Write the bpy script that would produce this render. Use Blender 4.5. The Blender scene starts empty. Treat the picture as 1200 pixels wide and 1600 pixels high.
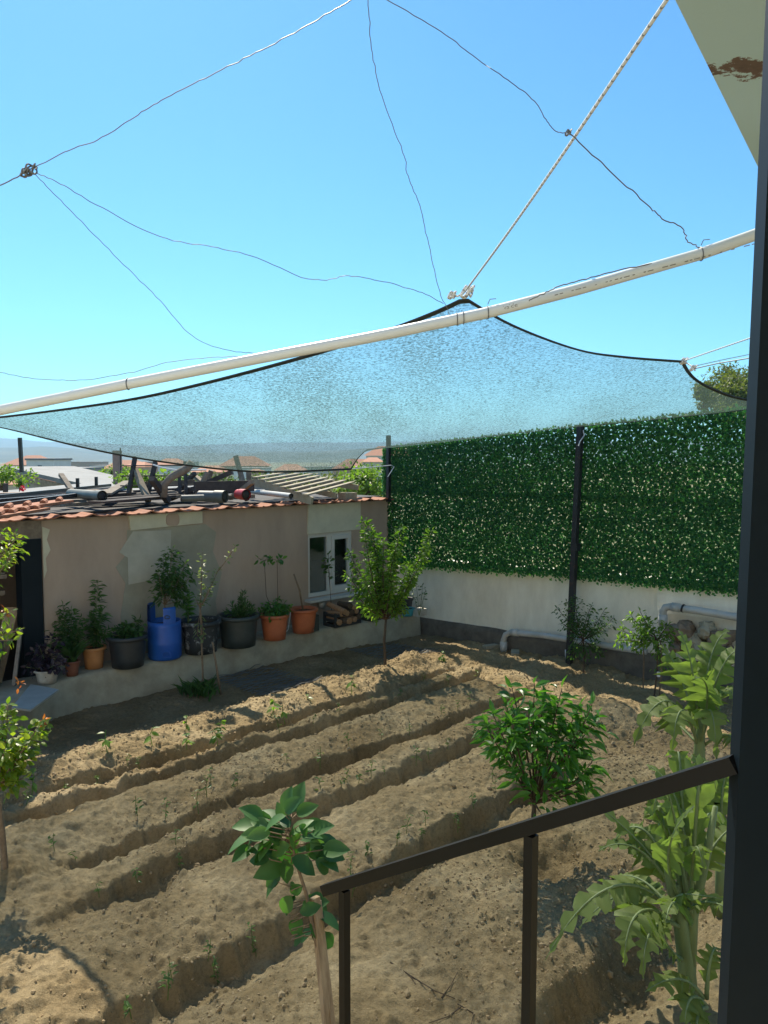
import bpy, math, random
import numpy as np
from mathutils import Vector, Matrix
random.seed(7); RNG = np.random.default_rng(11)
SC = bpy.context.scene; COL = SC.collection
# ------------------------------------------------------------------ camera, sky, sun, exposure
F = 1200.0; PITCH = math.atan(88 / F); CH = 3.0
cd = bpy.data.cameras.new('camera'); cam = bpy.data.objects.new('camera', cd); COL.objects.link(cam)
cam.location = (0, 0, CH); cam.rotation_euler = (math.pi / 2 - PITCH, 0, 0)
cd.sensor_fit = 'VERTICAL'; cd.sensor_height = 36; cd.lens = 36 * F / 1600
cd.clip_start = 0.05; cd.clip_end = 30000; SC.camera = cam
SUNV = Vector((-0.304, 0.757, 1.0)).normalized()      # towards the sun
SUN_EL = math.asin(SUNV.z); SUN_AZ = math.atan2(SUNV.x, SUNV.y)
W = bpy.data.worlds.new('World'); SC.world = W; W.use_nodes = True
nt = W.node_tree; bg = nt.nodes['Background']
sky = nt.nodes.new('ShaderNodeTexSky'); sky.sky_type = 'NISHITA'; sky.sun_disc = False
sky.sun_elevation = SUN_EL; sky.sun_rotation = SUN_AZ
sky.air_density = 1.0; sky.dust_density = 0.3; sky.ozone_density = 2.0; sky.altitude = 200
tint = nt.nodes.new('ShaderNodeMix'); tint.data_type = 'RGBA'; tint.blend_type = 'MULTIPLY'
tint.inputs[0].default_value = 1; tint.inputs[7].default_value = (0.52, 1.0, 1.20, 1)
nt.links.new(sky.outputs[0], tint.inputs[6]); nt.links.new(tint.outputs[2], bg.inputs[0]); bg.inputs[1].default_value = 0.085
sd = bpy.data.lights.new('sun', 'SUN'); sd.energy = 5.0; sd.angle = math.radians(0.5); sd.color = (1, 0.89, 0.71)
sun = bpy.data.objects.new('sun', sd); COL.objects.link(sun)
sun.location = (-10, 20, 40); sun.rotation_euler = SUNV.to_track_quat('Z', 'Y').to_euler()
SC.view_settings.view_transform = 'Standard'; SC.view_settings.look = 'None'
SC.view_settings.exposure = 0.84; SC.view_settings.gamma = 1
SC.cycles.transparent_max_bounces = 24; SC.cycles.max_bounces = 8

# ------------------------------------------------------------------ geometry of the photograph
cP, sP = math.cos(PITCH), math.sin(PITCH); K = math.sqrt(.5)
def ray(x, y):
    a = (x - 600) / F; b = (y - 800) / F
    return a, cP - b * sP, -sP - b * cP
def G(x, y, z=0.0):                      # point at height z seen at pixel
    a, b, d = ray(x, y); t = (z - CH) / d; return Vector((a * t, b * t, z))
def D(x, y, Y):                          # point at depth Y seen at pixel
    a, b, d = ray(x, y); t = Y / b; return Vector((a * t, Y, CH + d * t))
def PU(x, y, u0):
    a, b, d = ray(x, y); t = u0 / ((a - b) * K); return Vector((a * t, b * t, CH + d * t))
def PV(x, y, v0):
    a, b, d = ray(x, y); t = v0 / ((a + b) * K); return Vector((a * t, b * t, CH + d * t))
def UV(u, v, z=0.0): return Vector(((u + v) * K, (v - u) * K, z))
def toUV(p): return (p.x - p.y) * K, (p.x + p.y) * K
ROT = math.radians(45)                   # v axis of the garden (rows, shed) lies at 45 degrees

# ------------------------------------------------------------------ noise
_T = np.random.default_rng(3).random((256, 256))
def vnoise(x, y, s=0):
    x = np.asarray(x, float) + s * 17.31; y = np.asarray(y, float) + s * 9.77
    xi = np.floor(x).astype(int); yi = np.floor(y).astype(int); fx = x - xi; fy = y - yi
    fx = fx * fx * (3 - 2 * fx); fy = fy * fy * (3 - 2 * fy)
    t = lambda i, j: _T[i % 256, j % 256]
    return (t(xi, yi) * (1 - fx) + t(xi + 1, yi) * fx) * (1 - fy) + (t(xi, yi + 1) * (1 - fx) + t(xi + 1, yi + 1) * fx) * fy
def fbm(x, y, o=4, s=0):
    r = 0; a = .5
    for i in range(o): r = r + a * (vnoise(x * 2 ** i, y * 2 ** i, s + i) - .5) * 2; a *= .5
    return r

# ------------------------------------------------------------------ mesh builder
class MB:
    def __init__(s): s.V = []; s.F = {}; s.n = 0
    def add(s, v, faces):
        v = np.asarray(v, float).reshape(-1, 3)
        for f in faces: s.F.setdefault(len(f), []).append(np.asarray([f]) + s.n)
        s.V.append(v); s.n += len(v); return s
    def addarr(s, v, fa):
        v = np.asarray(v, float).reshape(-1, 3); fa = np.asarray(fa)
        s.F.setdefault(fa.shape[1], []).append(fa + s.n); s.V.append(v); s.n += len(v); return s
    def box(s, c, size, rz=0, M=None):
        x, y, z = [a / 2 for a in size]
        v = np.array([(-x, -y, -z), (x, -y, -z), (x, y, -z), (-x, y, -z), (-x, -y, z), (x, -y, z), (x, y, z), (-x, y, z)])
        if M is None: M = Matrix.Rotation(rz, 3, 'Z')
        v = v @ np.array(M).T + np.array(c)
        return s.add(v, [(0, 3, 2, 1), (4, 5, 6, 7), (0, 1, 5, 4), (1, 2, 6, 5), (2, 3, 7, 6), (3, 0, 4, 7)])
    def ubox(s, u0, u1, v0, v1, z0, z1):
        return s.box(UV((u0 + u1) / 2, (v0 + v1) / 2, (z0 + z1) / 2), (abs(v1 - v0), abs(u1 - u0), abs(z1 - z0)), ROT)
    def beam(s, a, b, w, h, up=(0, 0, 1)):
        a = Vector(a); b = Vector(b); x = (b - a).normalized(); y = Vector(up).cross(x)
        if y.length < 1e-3: y = Vector((1, 0, 0)).cross(x)
        y.normalize(); z = x.cross(y)
        M = Matrix((x, y, z)).transposed()
        return s.box((a + b) / 2, ((b - a).length, w, h), M=M)
    def tube(s, pts, r, n=8, cap=True):
        P = [Vector(p) for p in pts]; m = len(P)
        R = [r] * m if not hasattr(r, '__len__') else list(r)
        T = [(P[min(i + 1, m - 1)] - P[max(i - 1, 0)]).normalized() for i in range(m)]
        nrm = T[0].orthogonal().normalized(); V = []
        for i in range(m):
            nrm = (nrm - T[i] * nrm.dot(T[i])); nrm = nrm.normalized() if nrm.length > 1e-6 else T[i].orthogonal().normalized()
            b = T[i].cross(nrm)
            for k in range(n):
                a = 2 * math.pi * k / n; V.append(P[i] + (nrm * math.cos(a) + b * math.sin(a)) * R[i])
        Fq = [(i * n + k, i * n + (k + 1) % n, (i + 1) * n + (k + 1) % n, (i + 1) * n + k) for i in range(m - 1) for k in range(n)]
        if cap: Fq += [tuple(range(n - 1, -1, -1)), tuple(range((m - 1) * n, m * n))]
        return s.add(V, Fq)
    def lathe(s, prof, c=(0, 0, 0), n=28, cap0=True, cap1=False):
        c = Vector(c); V = []
        for r, z in prof:
            for k in range(n):
                a = 2 * math.pi * k / n; V.append(c + Vector((r * math.cos(a), r * math.sin(a), z)))
        m = len(prof)
        Fq = [(i * n + k, i * n + (k + 1) % n, (i + 1) * n + (k + 1) % n, (i + 1) * n + k) for i in range(m - 1) for k in range(n)]
        if cap0: Fq.append(tuple(range(n - 1, -1, -1)))
        if cap1: Fq.append(tuple(range((m - 1) * n, m * n)))
        return s.add(V, Fq)
    def grid(s, A):                       # A: (m,n,3)
        m, n = A.shape[:2]; i = np.arange(m * n).reshape(m, n)
        return s.addarr(A.reshape(-1, 3), np.stack([i[:-1, :-1], i[1:, :-1], i[1:, 1:], i[:-1, 1:]], -1).reshape(-1, 4))
    def leaves(s, P, Dr, N, L, Wd, tpl):
        P = np.asarray(P, float); Dr = np.asarray(Dr, float); N = np.asarray(N, float); k = len(P)
        if k == 0: return s
        Dr = Dr / (np.linalg.norm(Dr, axis=1, keepdims=True) + 1e-9)
        B = np.cross(N, Dr); B /= (np.linalg.norm(B, axis=1, keepdims=True) + 1e-9); N = np.cross(Dr, B)
        L = np.broadcast_to(np.asarray(L, float), (k,)); Wd = np.broadcast_to(np.asarray(Wd, float), (k,))
        tv, tf = tpl; tv = np.asarray(tv)
        X = tv[None, :, 0, None] * L[:, None, None] * Dr[:, None, :] + tv[None, :, 1, None] * Wd[:, None, None] * B[:, None, :] \
            + tv[None, :, 2, None] * L[:, None, None] * N[:, None, :] + P[:, None, :]
        off = (np.arange(k) * len(tv))[:, None, None]
        base = s.n; s.V.append(X.reshape(-1, 3)); s.n += k * len(tv)
        for q in (3, 4):
            fq = np.array([f for f in tf if len(f) == q])
            if len(fq): s.F.setdefault(q, []).append((fq[None] + off).reshape(-1, q) + base)
        return s
    def mesh(s, name, shift=None, smooth=False):
        me = bpy.data.meshes.new(name)
        V = np.concatenate(s.V) if s.V else np.zeros((0, 3))
        if shift is not None: V = V - np.array(shift)
        loops = []; starts = []; tot = 0
        for q, arrs in s.F.items():
            a = np.concatenate(arrs); loops.append(a.reshape(-1)); starts.append(tot + np.arange(len(a)) * q); tot += a.size
        loops = np.concatenate(loops).astype(np.int32); starts = np.concatenate(starts).astype(np.int32)
        me.vertices.add(len(V)); me.vertices.foreach_set('co', V.reshape(-1).astype(np.float32))
        me.loops.add(tot); me.loops.foreach_set('vertex_index', loops)
        me.polygons.add(len(starts)); me.polygons.foreach_set('loop_start', starts)
        me.polygons.foreach_set('use_smooth', np.full(len(starts), smooth))
        me.update(calc_edges=True); me.validate()
        return me
    def bottom(s):
        V = np.concatenate(s.V); lo = V.min(0); hi = V.max(0)
        return Vector(((lo[0] + hi[0]) / 2, (lo[1] + hi[1]) / 2, lo[2]))

def tag(o, label=None, cat=None, group=None, kind=None):
    if label: o['label'] = label
    if cat: o['category'] = cat
    if group: o['group'] = group
    if kind: o['kind'] = kind
    return o
def thing(name, label, cat, loc=(0, 0, 0), group=None):
    o = bpy.data.objects.new(name, None); COL.objects.link(o); o.location = loc; o.empty_display_size = .1
    return tag(o, label, cat, group)
def part(name, mb, m, parent, smooth=False, label=None, kind=None):
    loc = Vector((0, 0, 0)); p = parent
    while p is not None: loc += p.location; p = p.parent
    o = bpy.data.objects.new(name, mb.mesh(name, loc, smooth)); COL.objects.link(o)
    o.data.materials.append(m); o.parent = parent
    return tag(o, label, kind=kind)
def single(name, mb, m, label, cat, group=None, smooth=False, kind=None):
    b = mb.bottom(); o = bpy.data.objects.new(name, mb.mesh(name, b, smooth)); COL.objects.link(o); o.location = b
    o.data.materials.append(m); return tag(o, label, cat, group, kind)
def struct(name, mb, m, smooth=False, kind='structure'):
    o = bpy.data.objects.new(name, mb.mesh(name, None, smooth)); COL.objects.link(o); o.data.materials.append(m)
    o['kind'] = kind; return o
def copy_thing(o, loc, rz=0, sc=1.0, label=None, parent=None):
    c = o.copy(); COL.objects.link(c); c.location = loc; c.rotation_euler = (0, 0, rz); c.scale = (sc,) * 3
    if label: c['label'] = label
    for ch in o.children:
        k = ch.copy(); COL.objects.link(k); k.parent = c
    return c

# ------------------------------------------------------------------ materials
def newmat(name):
    m = bpy.data.materials.new(name); m.use_nodes = True; n = m.node_tree
    return m, n, n.nodes['Principled BSDF'], n.nodes['Material Output']
def nz(n, scale, detail=4, rough=.6, coord='Object', stretch=None):
    tc = n.nodes.new('ShaderNodeTexCoord'); t = n.nodes.new('ShaderNodeTexNoise')
    t.inputs['Scale'].default_value = scale; t.inputs['Detail'].default_value = detail; t.inputs['Roughness'].default_value = rough
    src = tc.outputs[coord]
    if stretch:
        mp = n.nodes.new('ShaderNodeMapping'); mp.inputs['Scale'].default_value = stretch; n.links.new(src, mp.inputs[0]); src = mp.outputs[0]
    n.links.new(src, t.inputs['Vector']); return t.outputs['Fac']
def ramp(n, fac, stops):
    r = n.nodes.new('ShaderNodeValToRGB'); e = r.color_ramp.elements
    while len(e) < len(stops): e.new(.5)
    for i, (p, c) in enumerate(stops): e[i].position = p; e[i].color = (*c, 1) if len(c) == 3 else c
    n.links.new(fac, r.inputs[0]); return r.outputs[0]
def bump(n, h, bsdf, strength=.3, dist=.01, prev=None):
    b = n.nodes.new('ShaderNodeBump'); b.inputs['Strength'].default_value = strength; b.inputs['Distance'].default_value = dist
    n.links.new(h, b.inputs['Height'])
    if prev: n.links.new(prev, b.inputs['Normal'])
    if bsdf: n.links.new(b.outputs[0], bsdf.inputs['Normal'])
    return b.outputs[0]
def pm(name, c1, c2=None, scale=8, rough=.7, bmp=.15, bscale=None, bdist=.006, metal=0, lo=.35, hi=.65, stretch=None, spec=.5):
    m, n, b, o = newmat(name); c2 = c2 or tuple(x * .75 for x in c1)
    f = nz(n, scale, 6, .65, stretch=stretch); n.links.new(ramp(n, f, [(lo, c1), (hi, c2)]), b.inputs['Base Color'])
    b.inputs['Roughness'].default_value = rough; b.inputs['Metallic'].default_value = metal
    b.inputs['Specular IOR Level'].default_value = spec
    if bmp: bump(n, nz(n, bscale or scale * 6, 5, .6, stretch=stretch), b, bmp, bdist)
    return m
def leafmat(name, cols, trans=.35, rough=.42, tcol=None, spec=.5):
    m, n, b, o = newmat(name); g = n.nodes.new('ShaderNodeNewGeometry')
    c = ramp(n, g.outputs['Random Per Island'], [(i / max(1, len(cols) - 1), x) for i, x in enumerate(cols)])
    n.links.new(c, b.inputs['Base Color']); b.inputs['Roughness'].default_value = rough; b.inputs['Specular IOR Level'].default_value = spec
    t = n.nodes.new('ShaderNodeBsdfTranslucent')
    mm = n.nodes.new('ShaderNodeMix'); mm.data_type = 'RGBA'; mm.blend_type = 'MULTIPLY'; mm.inputs[0].default_value = 1
    mm.inputs[7].default_value = (*(tcol or (2.2, 2.3, .9)), 1)
    n.links.new(c, mm.inputs[6]); n.links.new(mm.outputs[2], t.inputs[0])
    mx = n.nodes.new('ShaderNodeMixShader'); mx.inputs[0].default_value = trans
    n.links.new(b.outputs[0], mx.inputs[1]); n.links.new(t.outputs[0], mx.inputs[2]); n.links.new(mx.outputs[0], o.inputs[0])
    return m

def soil_mat():
    m, n, b, o = newmat('soil')
    big = nz(n, 1.1, 6, .62); fine = nz(n, 34, 6, .75); mid = nz(n, 7, 5, .65)
    c1 = ramp(n, big, [(.32, (.225, .166, .086)), (.5, (.30, .232, .130)), (.68, (.40, .325, .20))])
    c2 = ramp(n, fine, [(.3, (.62, .6, .58)), (.5, (1, 1, 1)), (.72, (1.25, 1.22, 1.18))])
    mx = n.nodes.new('ShaderNodeMix'); mx.data_type = 'RGBA'; mx.blend_type = 'MULTIPLY'; mx.inputs[0].default_value = .85
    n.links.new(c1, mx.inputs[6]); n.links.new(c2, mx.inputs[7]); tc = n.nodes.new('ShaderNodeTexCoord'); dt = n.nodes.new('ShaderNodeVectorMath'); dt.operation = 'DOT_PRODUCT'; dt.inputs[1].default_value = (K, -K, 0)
    n.links.new(tc.outputs['Object'], dt.inputs[0])       # shed's shade put into the soil colour next to the ledge
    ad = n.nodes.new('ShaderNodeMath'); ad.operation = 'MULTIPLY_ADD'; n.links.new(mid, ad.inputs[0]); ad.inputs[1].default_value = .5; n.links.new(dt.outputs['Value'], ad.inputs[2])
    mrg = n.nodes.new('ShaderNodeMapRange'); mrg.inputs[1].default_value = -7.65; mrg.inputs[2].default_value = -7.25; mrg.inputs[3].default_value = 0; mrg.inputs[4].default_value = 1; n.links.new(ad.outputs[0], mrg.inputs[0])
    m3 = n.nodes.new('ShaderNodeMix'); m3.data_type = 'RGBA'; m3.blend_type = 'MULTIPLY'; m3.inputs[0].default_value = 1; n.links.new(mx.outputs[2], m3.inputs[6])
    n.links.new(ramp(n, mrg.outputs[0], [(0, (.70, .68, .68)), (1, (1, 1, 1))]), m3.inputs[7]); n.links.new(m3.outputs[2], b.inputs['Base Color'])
    b.inputs['Roughness'].default_value = .95; b.inputs['Specular IOR Level'].default_value = .15
    p = bump(n, mid, None, .7, .04); p = bump(n, fine, None, 1, .02, p); bump(n, nz(n, 120, 4, .7), b, 1, .007, p)
    return m
M = {}
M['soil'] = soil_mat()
M['clod'] = pm('clod', (.36, .278, .168), (.28, .208, .122), 12, .95, .5, 90, .004, spec=.15)
M['concrete'] = pm('concrete', (.40, .375, .285), (.26, .24, .185), 3.0, .9, .4, 40, .006, spec=.2)
M['whitewash'] = pm('whitewash', (.84, .82, .72), (.60, .575, .49), 2.4, .85, .5, 14, .012, spec=.2, stretch=(1, 1, .4), lo=.4, hi=.8)
M['plinth'] = pm('plinth', (.17, .155, .13), (.10, .09, .08), 5, .95, .5, 25, .01, spec=.1)
M['render'] = pm('pink_render', (.455, .365, .295), (.355, .285, .232), 2.6, .9, .2, 45, .004, lo=.3, hi=.72, stretch=(1, 1, .35), spec=.2)
M['plaster'] = pm('white_plaster', (.60, .60, .48), (.51, .51, .41), 4, .9, .15, 30, .003, spec=.2)
M['cement'] = pm('cement_patch', (.35, .345, .28), (.27, .265, .215), 2.2, .9, .2, 30, .004, spec=.2)
M['palecement'] = pm('pale_cement', (.47, .47, .41), (.38, .38, .33), 3, .9, .2, 30, .004, spec=.2)
M['tile'] = pm('terracotta_tile', (.40, .175, .095), (.28, .13, .085), 5, .8, .2, 40, .003, spec=.25)
M['tile_far'] = pm('far_tile', (.42, .19, .11), (.33, .15, .09), 3, .85, 0)
M['black'] = pm('black_paint', (.012, .013, .016), (.02, .02, .022), 6, .38, .08, 80, .001)
M['frame_black'] = pm('navy_black_paint', (.003, .0085, .014), (.005, .011, .017), 5, .5, .06, 60, .001, spec=.2)
M['rail'] = pm('dark_bronze_paint', (.005, .0045, .0045), (.008, .007, .007), 7, .42, .06, 70, .001, spec=.22)
M['rust_post'] = pm('rusted_black_steel', (.018, .02, .024), (.09, .04, .025), 4, .6, .15, 40, .002, lo=.55, hi=.72)
M['pvc'] = pm('white_pvc', (.72, .77, .80), (.66, .70, .72), 2.2, .35, .03, 50, .001, stretch=(1, 1, 1))
M['pvcgrey'] = pm('grey_pvc', (.50, .51, .50), (.38, .39, .38), 4, .45, .05)
M['darkpipe'] = pm('dark_grey_pipe', (.13, .145, .15), (.08, .09, .10), 5, .5, .05)
M['olivepipe'] = pm('olive_grey_pipe', (.20, .21, .18), (.14, .15, .13), 5, .5, .05)
M['red'] = pm('red_plastic', (.5, .04, .035), (.4, .03, .03), 5, .4, 0)
M['wire'] = pm('dark_wire', (.13, .14, .15), (.20, .20, .20), 10, .5, 0, metal=.4)
M['rope'] = None
M['pvcwin'] = pm('white_window_pvc', (.62, .63, .6), (.55, .56, .53), 3, .4, .03)
M['wood'] = pm('weathered_wood', (.36, .30, .22), (.22, .18, .13), 9, .85, .4, 40, .004, stretch=(1, 1, 1), spec=.2)
M['greywood'] = pm('grey_weathered_wood', (.27, .24, .20), (.16, .135, .11), 10, .9, .4, 40, .004, spec=.2)
M['palewood'] = pm('pale_pallet_wood', (.42, .38, .28), (.30, .27, .2), 9, .85, .3, 40, .003, spec=.2)
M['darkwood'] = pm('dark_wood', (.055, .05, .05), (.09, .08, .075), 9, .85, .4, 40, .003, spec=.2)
M['stake'] = pm('split_wood_stake', (.44, .33, .21), (.26, .18, .11), 30, .9, .6, 90, .004, stretch=(1, 1, .08), spec=.2)
M['bark'] = pm('brown_bark', (.11, .08, .055), (.06, .045, .032), 25, .9, .5, 60, .004, spec=.2)
M['palebark'] = pm('pale_bark', (.24, .18, .12), (.15, .11, .075), 25, .9, .4, 60, .003, spec=.2)
M['greenstem'] = pm('green_stem', (.16, .2, .07), (.11, .15, .05), 20, .6, .2)
M['terracotta'] = pm('orange_plastic_pot', (.47, .145, .06), (.37, .11, .05), 6, .5, .05, spec=.35)
M['ochre'] = pm('ochre_pot', (.46, .22, .08), (.36, .16, .06), 6, .6, .06)
M['brownpot'] = pm('brown_pot', (.24, .09, .05), (.17, .065, .04), 6, .6, .06)
M['blackpot'] = pm('black_pot', (.018, .022, .026), (.035, .04, .042), 5, .5, .1)
M['greenblack'] = pm('green_black_pot', (.022, .034, .034), (.04, .05, .048), 5, .5, .1)
M['splashpot'] = pm('paint_splashed_pot', (.025, .03, .034), (.28, .3, .3), 9, .6, .1, lo=.56, hi=.66)
M['blue'] = pm('blue_barrel', (.012, .10, .46), (.014, .085, .38), 5, .42, .04)
M['whitepot'] = pm('dirty_white_pot', (.5, .48, .42), (.33, .3, .25), 9, .7, .1)
M['turq'] = pm('turquoise_plastic', (.06, .36, .4), (.05, .28, .33), 5, .4, 0)
M['compost'] = pm('dark_compost', (.05, .035, .025), (.09, .065, .045), 20, .95, .6, 60, .01, spec=.1)
M['slab'] = pm('pale_blue_slab', (.40, .42, .41), (.32, .34, .33), 6, .6, .1)
M['metalroof'] = pm('pale_metal_roof', (.22, .235, .24), (.17, .18, .185), 2, .8, 0)
M['white'] = pm('white_wall', (.75, .75, .72), (.68, .68, .65), 2, .85, 0)
M['greywall'] = pm('grey_wall', (.40, .41, .42), (.34, .35, .36), 2, .85, 0)
M['peach'] = pm('peach_wall', (.55, .40, .30), (.48, .34, .25), 2, .85, 0)
M['cream'] = pm('cream_wall', (.62, .58, .46), (.55, .5, .4), 2, .85, 0)
M['brick'] = pm('brick_column', (.38, .26, .21), (.28, .19, .16), 6, .9, .3, 30)
M['stone'] = pm('field_stone', (.27, .22, .17), (.16, .13, .10), 5, .9, .5, 20, .01, spec=.2)
M['window_dark'] = pm('dark_window', (.03, .035, .045), (.05, .055, .06), 3, .2, 0)
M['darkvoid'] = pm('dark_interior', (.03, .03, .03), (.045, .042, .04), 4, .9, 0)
M['darksheet'] = pm('dark_roof_sheet', (.055, .05, .048), (.03, .028, .028), 2.5, .85, .3, 20)
M['print'] = pm('black_print', (.16, .16, .16), (.30, .30, .29), 9, .6, 0)
M['seam'] = pm('net_thread', (.05, .10, .10), (.08, .14, .14), 30, .8, 0)
M['hem'] = pm('dark_hem', (.035, .045, .05), (.06, .07, .075), 30, .8, .3, 120, .002, spec=.2)
def soffit_mat():
    m, n, b, o = newmat('peeling_soffit_paint')
    f = nz(n, 6.5, 8, .75, stretch=(.8, 1.0, 1)); tc = n.nodes.new('ShaderNodeTexCoord')
    sx = n.nodes.new('ShaderNodeSeparateXYZ'); n.links.new(tc.outputs['Object'], sx.inputs[0])
    # a band across the slab where the paint has peeled off
    mr = n.nodes.new('ShaderNodeMath'); mr.operation = 'SUBTRACT'; n.links.new(sx.outputs[1], mr.inputs[0]); mr.inputs[1].default_value = SOFF_BAND
    ab = n.nodes.new('ShaderNodeMath'); ab.operation = 'ABSOLUTE'; n.links.new(mr.outputs[0], ab.inputs[0])
    sc_ = n.nodes.new('ShaderNodeMath'); sc_.operation = 'MULTIPLY_ADD'; n.links.new(ab.outputs[0], sc_.inputs[0]); sc_.inputs[1].default_value = -1.6
    n.links.new(f, sc_.inputs[2])
    c = ramp(n, sc_.outputs[0], [(.46, (.50, .68, .74)), (.475, (.17, .115, .095)), (.6, (.12, .085, .075))])
    n.links.new(c, b.inputs['Base Color']); b.inputs['Roughness'].default_value = .9
    bump(n, f, b, .3, .01); return m
SOFF_BAND = 0.0
def rope_mat():
    m, n, b, o = newmat('white_rope'); tc = n.nodes.new('ShaderNodeTexCoord')
    w = n.nodes.new('ShaderNodeTexWave'); w.inputs['Scale'].default_value = 22; w.inputs['Distortion'].default_value = 1.5; w.bands_direction = 'DIAGONAL'
    n.links.new(tc.outputs['Object'], w.inputs['Vector'])
    n.links.new(ramp(n, w.outputs['Fac'], [(.04, (.25, .26, .28)), (.16, (.80, .80, .78))]), b.inputs['Base Color']); b.inputs['Roughness'].default_value = .8
    return m
M['rope'] = rope_mat()
def net_mat():
    m, n, b, o = newmat('shade_net_fabric'); n.nodes.remove(b)
    tc = n.nodes.new('ShaderNodeTexCoord')
    knit = nz(n, 46, 4, .85); big = nz(n, 1.3, 3, .6, stretch=(1, .25, 1))
    tr = n.nodes.new('ShaderNodeBsdfTransparent'); tr.inputs[0].default_value = (.93, .97, .97, 1)
    c = ramp(n, knit, [(.35, (.03, .08, .075)), (.65, (.08, .17, .15))])
    df = n.nodes.new('ShaderNodeBsdfDiffuse'); tl = n.nodes.new('ShaderNodeBsdfTranslucent')
    n.links.new(c, df.inputs[0])
    c2 = ramp(n, knit, [(.38, (.03, .06, .055)), (.60, (.21, .285, .235))]); n.links.new(c2, tl.inputs[0])
    mx = n.nodes.new('ShaderNodeMixShader'); mx.inputs[0].default_value = .45
    n.links.new(df.outputs[0], mx.inputs[1]); n.links.new(tl.outputs[0], mx.inputs[2])
    add = n.nodes.new('ShaderNodeMath'); add.operation = 'MULTIPLY_ADD'; n.links.new(big, add.inputs[0]); add.inputs[1].default_value = .25; n.links.new(knit, add.inputs[2])
    op = ramp(n, add.outputs[0], [(.49, (.92,) * 3), (.69, (.30,) * 3)])
    m2 = n.nodes.new('ShaderNodeMixShader'); n.links.new(op, m2.inputs[0])
    n.links.new(tr.outputs[0], m2.inputs[1]); n.links.new(mx.outputs[0], m2.inputs[2]); n.links.new(m2.outputs[0], o.inputs[0])
    return m
M['net'] = net_mat()
def glass_mat():
    m, n, b, o = newmat('window_glass'); n.nodes.remove(b)
    g = n.nodes.new('ShaderNodeBsdfGlossy'); g.inputs['Roughness'].default_value = .03; g.inputs[0].default_value = (.8, .85, .9, 1)
    t = n.nodes.new('ShaderNodeBsdfTransparent'); t.inputs[0].default_value = (.75, .8, .8, 1)
    fr = n.nodes.new('ShaderNodeFresnel'); fr.inputs[0].default_value = 1.5
    x = n.nodes.new('ShaderNodeMixShader'); n.links.new(fr.outputs[0], x.inputs[0]); n.links.new(t.outputs[0], x.inputs[1]); n.links.new(g.outputs[0], x.inputs[2])
    n.links.new(x.outputs[0], o.inputs[0]); return m
M['glass'] = glass_mat()
M['hedge'] = leafmat('artificial_leaf', [(.018, .085, .036), (.028, .125, .048), (.045, .165, .055), (.09, .22, .065)], .42, .5, (1.5, 1.9, .9), .25)
M['plum'] = leafmat('plum_leaf', [(.07, .15, .025), (.11, .21, .035), (.16, .27, .05)], .5, .36)
M['citrus'] = leafmat('citrus_leaf', [(.035, .115, .02), (.06, .17, .028), (.09, .22, .035)], .45, .32)
M['persimmon'] = leafmat('persimmon_leaf', [(.022, .08, .02), (.038, .115, .027), (.07, .165, .04)], .28, .55)
M['apricot'] = leafmat('yellow_green_leaf', [(.07, .14, .018), (.11, .19, .02), (.2, .24, .025), (.08, .16, .02)], .5, .42)
M['redtip'] = leafmat('reddish_young_leaf', [(.25, .08, .025), (.32, .15, .035)], .5, .45, (1.8, 1.4, .8))
M['fine'] = leafmat('fine_leaf', [(.03, .085, .025), (.05, .12, .03), (.075, .15, .04)], .4, .45)
M['pale_leaf'] = leafmat('pale_leaf', [(.08, .13, .05), (.14, .19, .09), (.2, .25, .15)], .35, .4)
M['purple'] = leafmat('dark_purple_leaf', [(.018, .012, .022), (.035, .02, .035), (.05, .035, .045)], .2, .4, (1.3, 1, 1.2))
M['cardoon'] = leafmat('cardoon_leaf', [(.12, .18, .07), (.15, .215, .08), (.185, .24, .075), (.28, .30, .06)], .45, .55, (1.7, 2.0, .8), .3)
M['cardrib'] = pm('cardoon_stalk', (.20, .26, .11), (.14, .19, .08), 20, .6, .3, 60, .003, stretch=(1, 1, .15))
M['seedling'] = leafmat('seedling_leaf', [(.04, .085, .02), (.06, .12, .028), (.10, .17, .04)], .42, .42)
M['tree_far'] = leafmat('far_tree_leaf', [(.035, .07, .022), (.055, .10, .03), (.08, .125, .035)], .3, .6)
M['tree_olive'] = leafmat('olive_green_tree_leaf', [(.06, .085, .025), (.085, .11, .03), (.11, .14, .04)], .35, .6)
M['vine'] = leafmat('vine_leaf', [(.06, .12, .02), (.1, .18, .03), (.13, .2, .04)], .45, .5)

# ------------------------------------------------------------------ leaf templates
def leaf_tpl(ts=(0, .2, .5, .8, 1), ws=(0, .36, .5, .3, 0), fold=.12, curl=.18):
    V = []; Fc = []; prev = None
    for t, w in zip(ts, ws):
        z = -curl * t * t
        if w == 0: ids = (len(V),); V.append((t, 0, z))
        else:
            b = len(V); V += [(t, -w, z + fold * w), (t, 0, z), (t, w, z + fold * w)]; ids = (b, b + 1, b + 2)
        if prev:
            if len(prev) == 1: Fc += [(prev[0], ids[1], ids[0]), (prev[0], ids[2], ids[1])]
            elif len(ids) == 1: Fc += [(prev[0], prev[1], ids[0]), (prev[1], prev[2], ids[0])]
            else: Fc += [(prev[0], prev[1], ids[1], ids[0]), (prev[1], prev[2], ids[2], ids[1])]
        prev = ids
    return V, Fc
T_OV = leaf_tpl(); T_BIG = leaf_tpl((0, .12, .3, .5, .7, .87, 1), (0, .3, .46, .5, .4, .2, 0), .22, .25)
T_LAN = leaf_tpl((0, .25, .55, 1), (0, .42, .5, 0), .2, .2); T_S = leaf_tpl((0, .45, 1), (0, .5, 0), .2, .15)
T_BLADE = leaf_tpl((0, .02, .35, .7, 1), (0, .35, .5, .35, 0), .3, .35)

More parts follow.
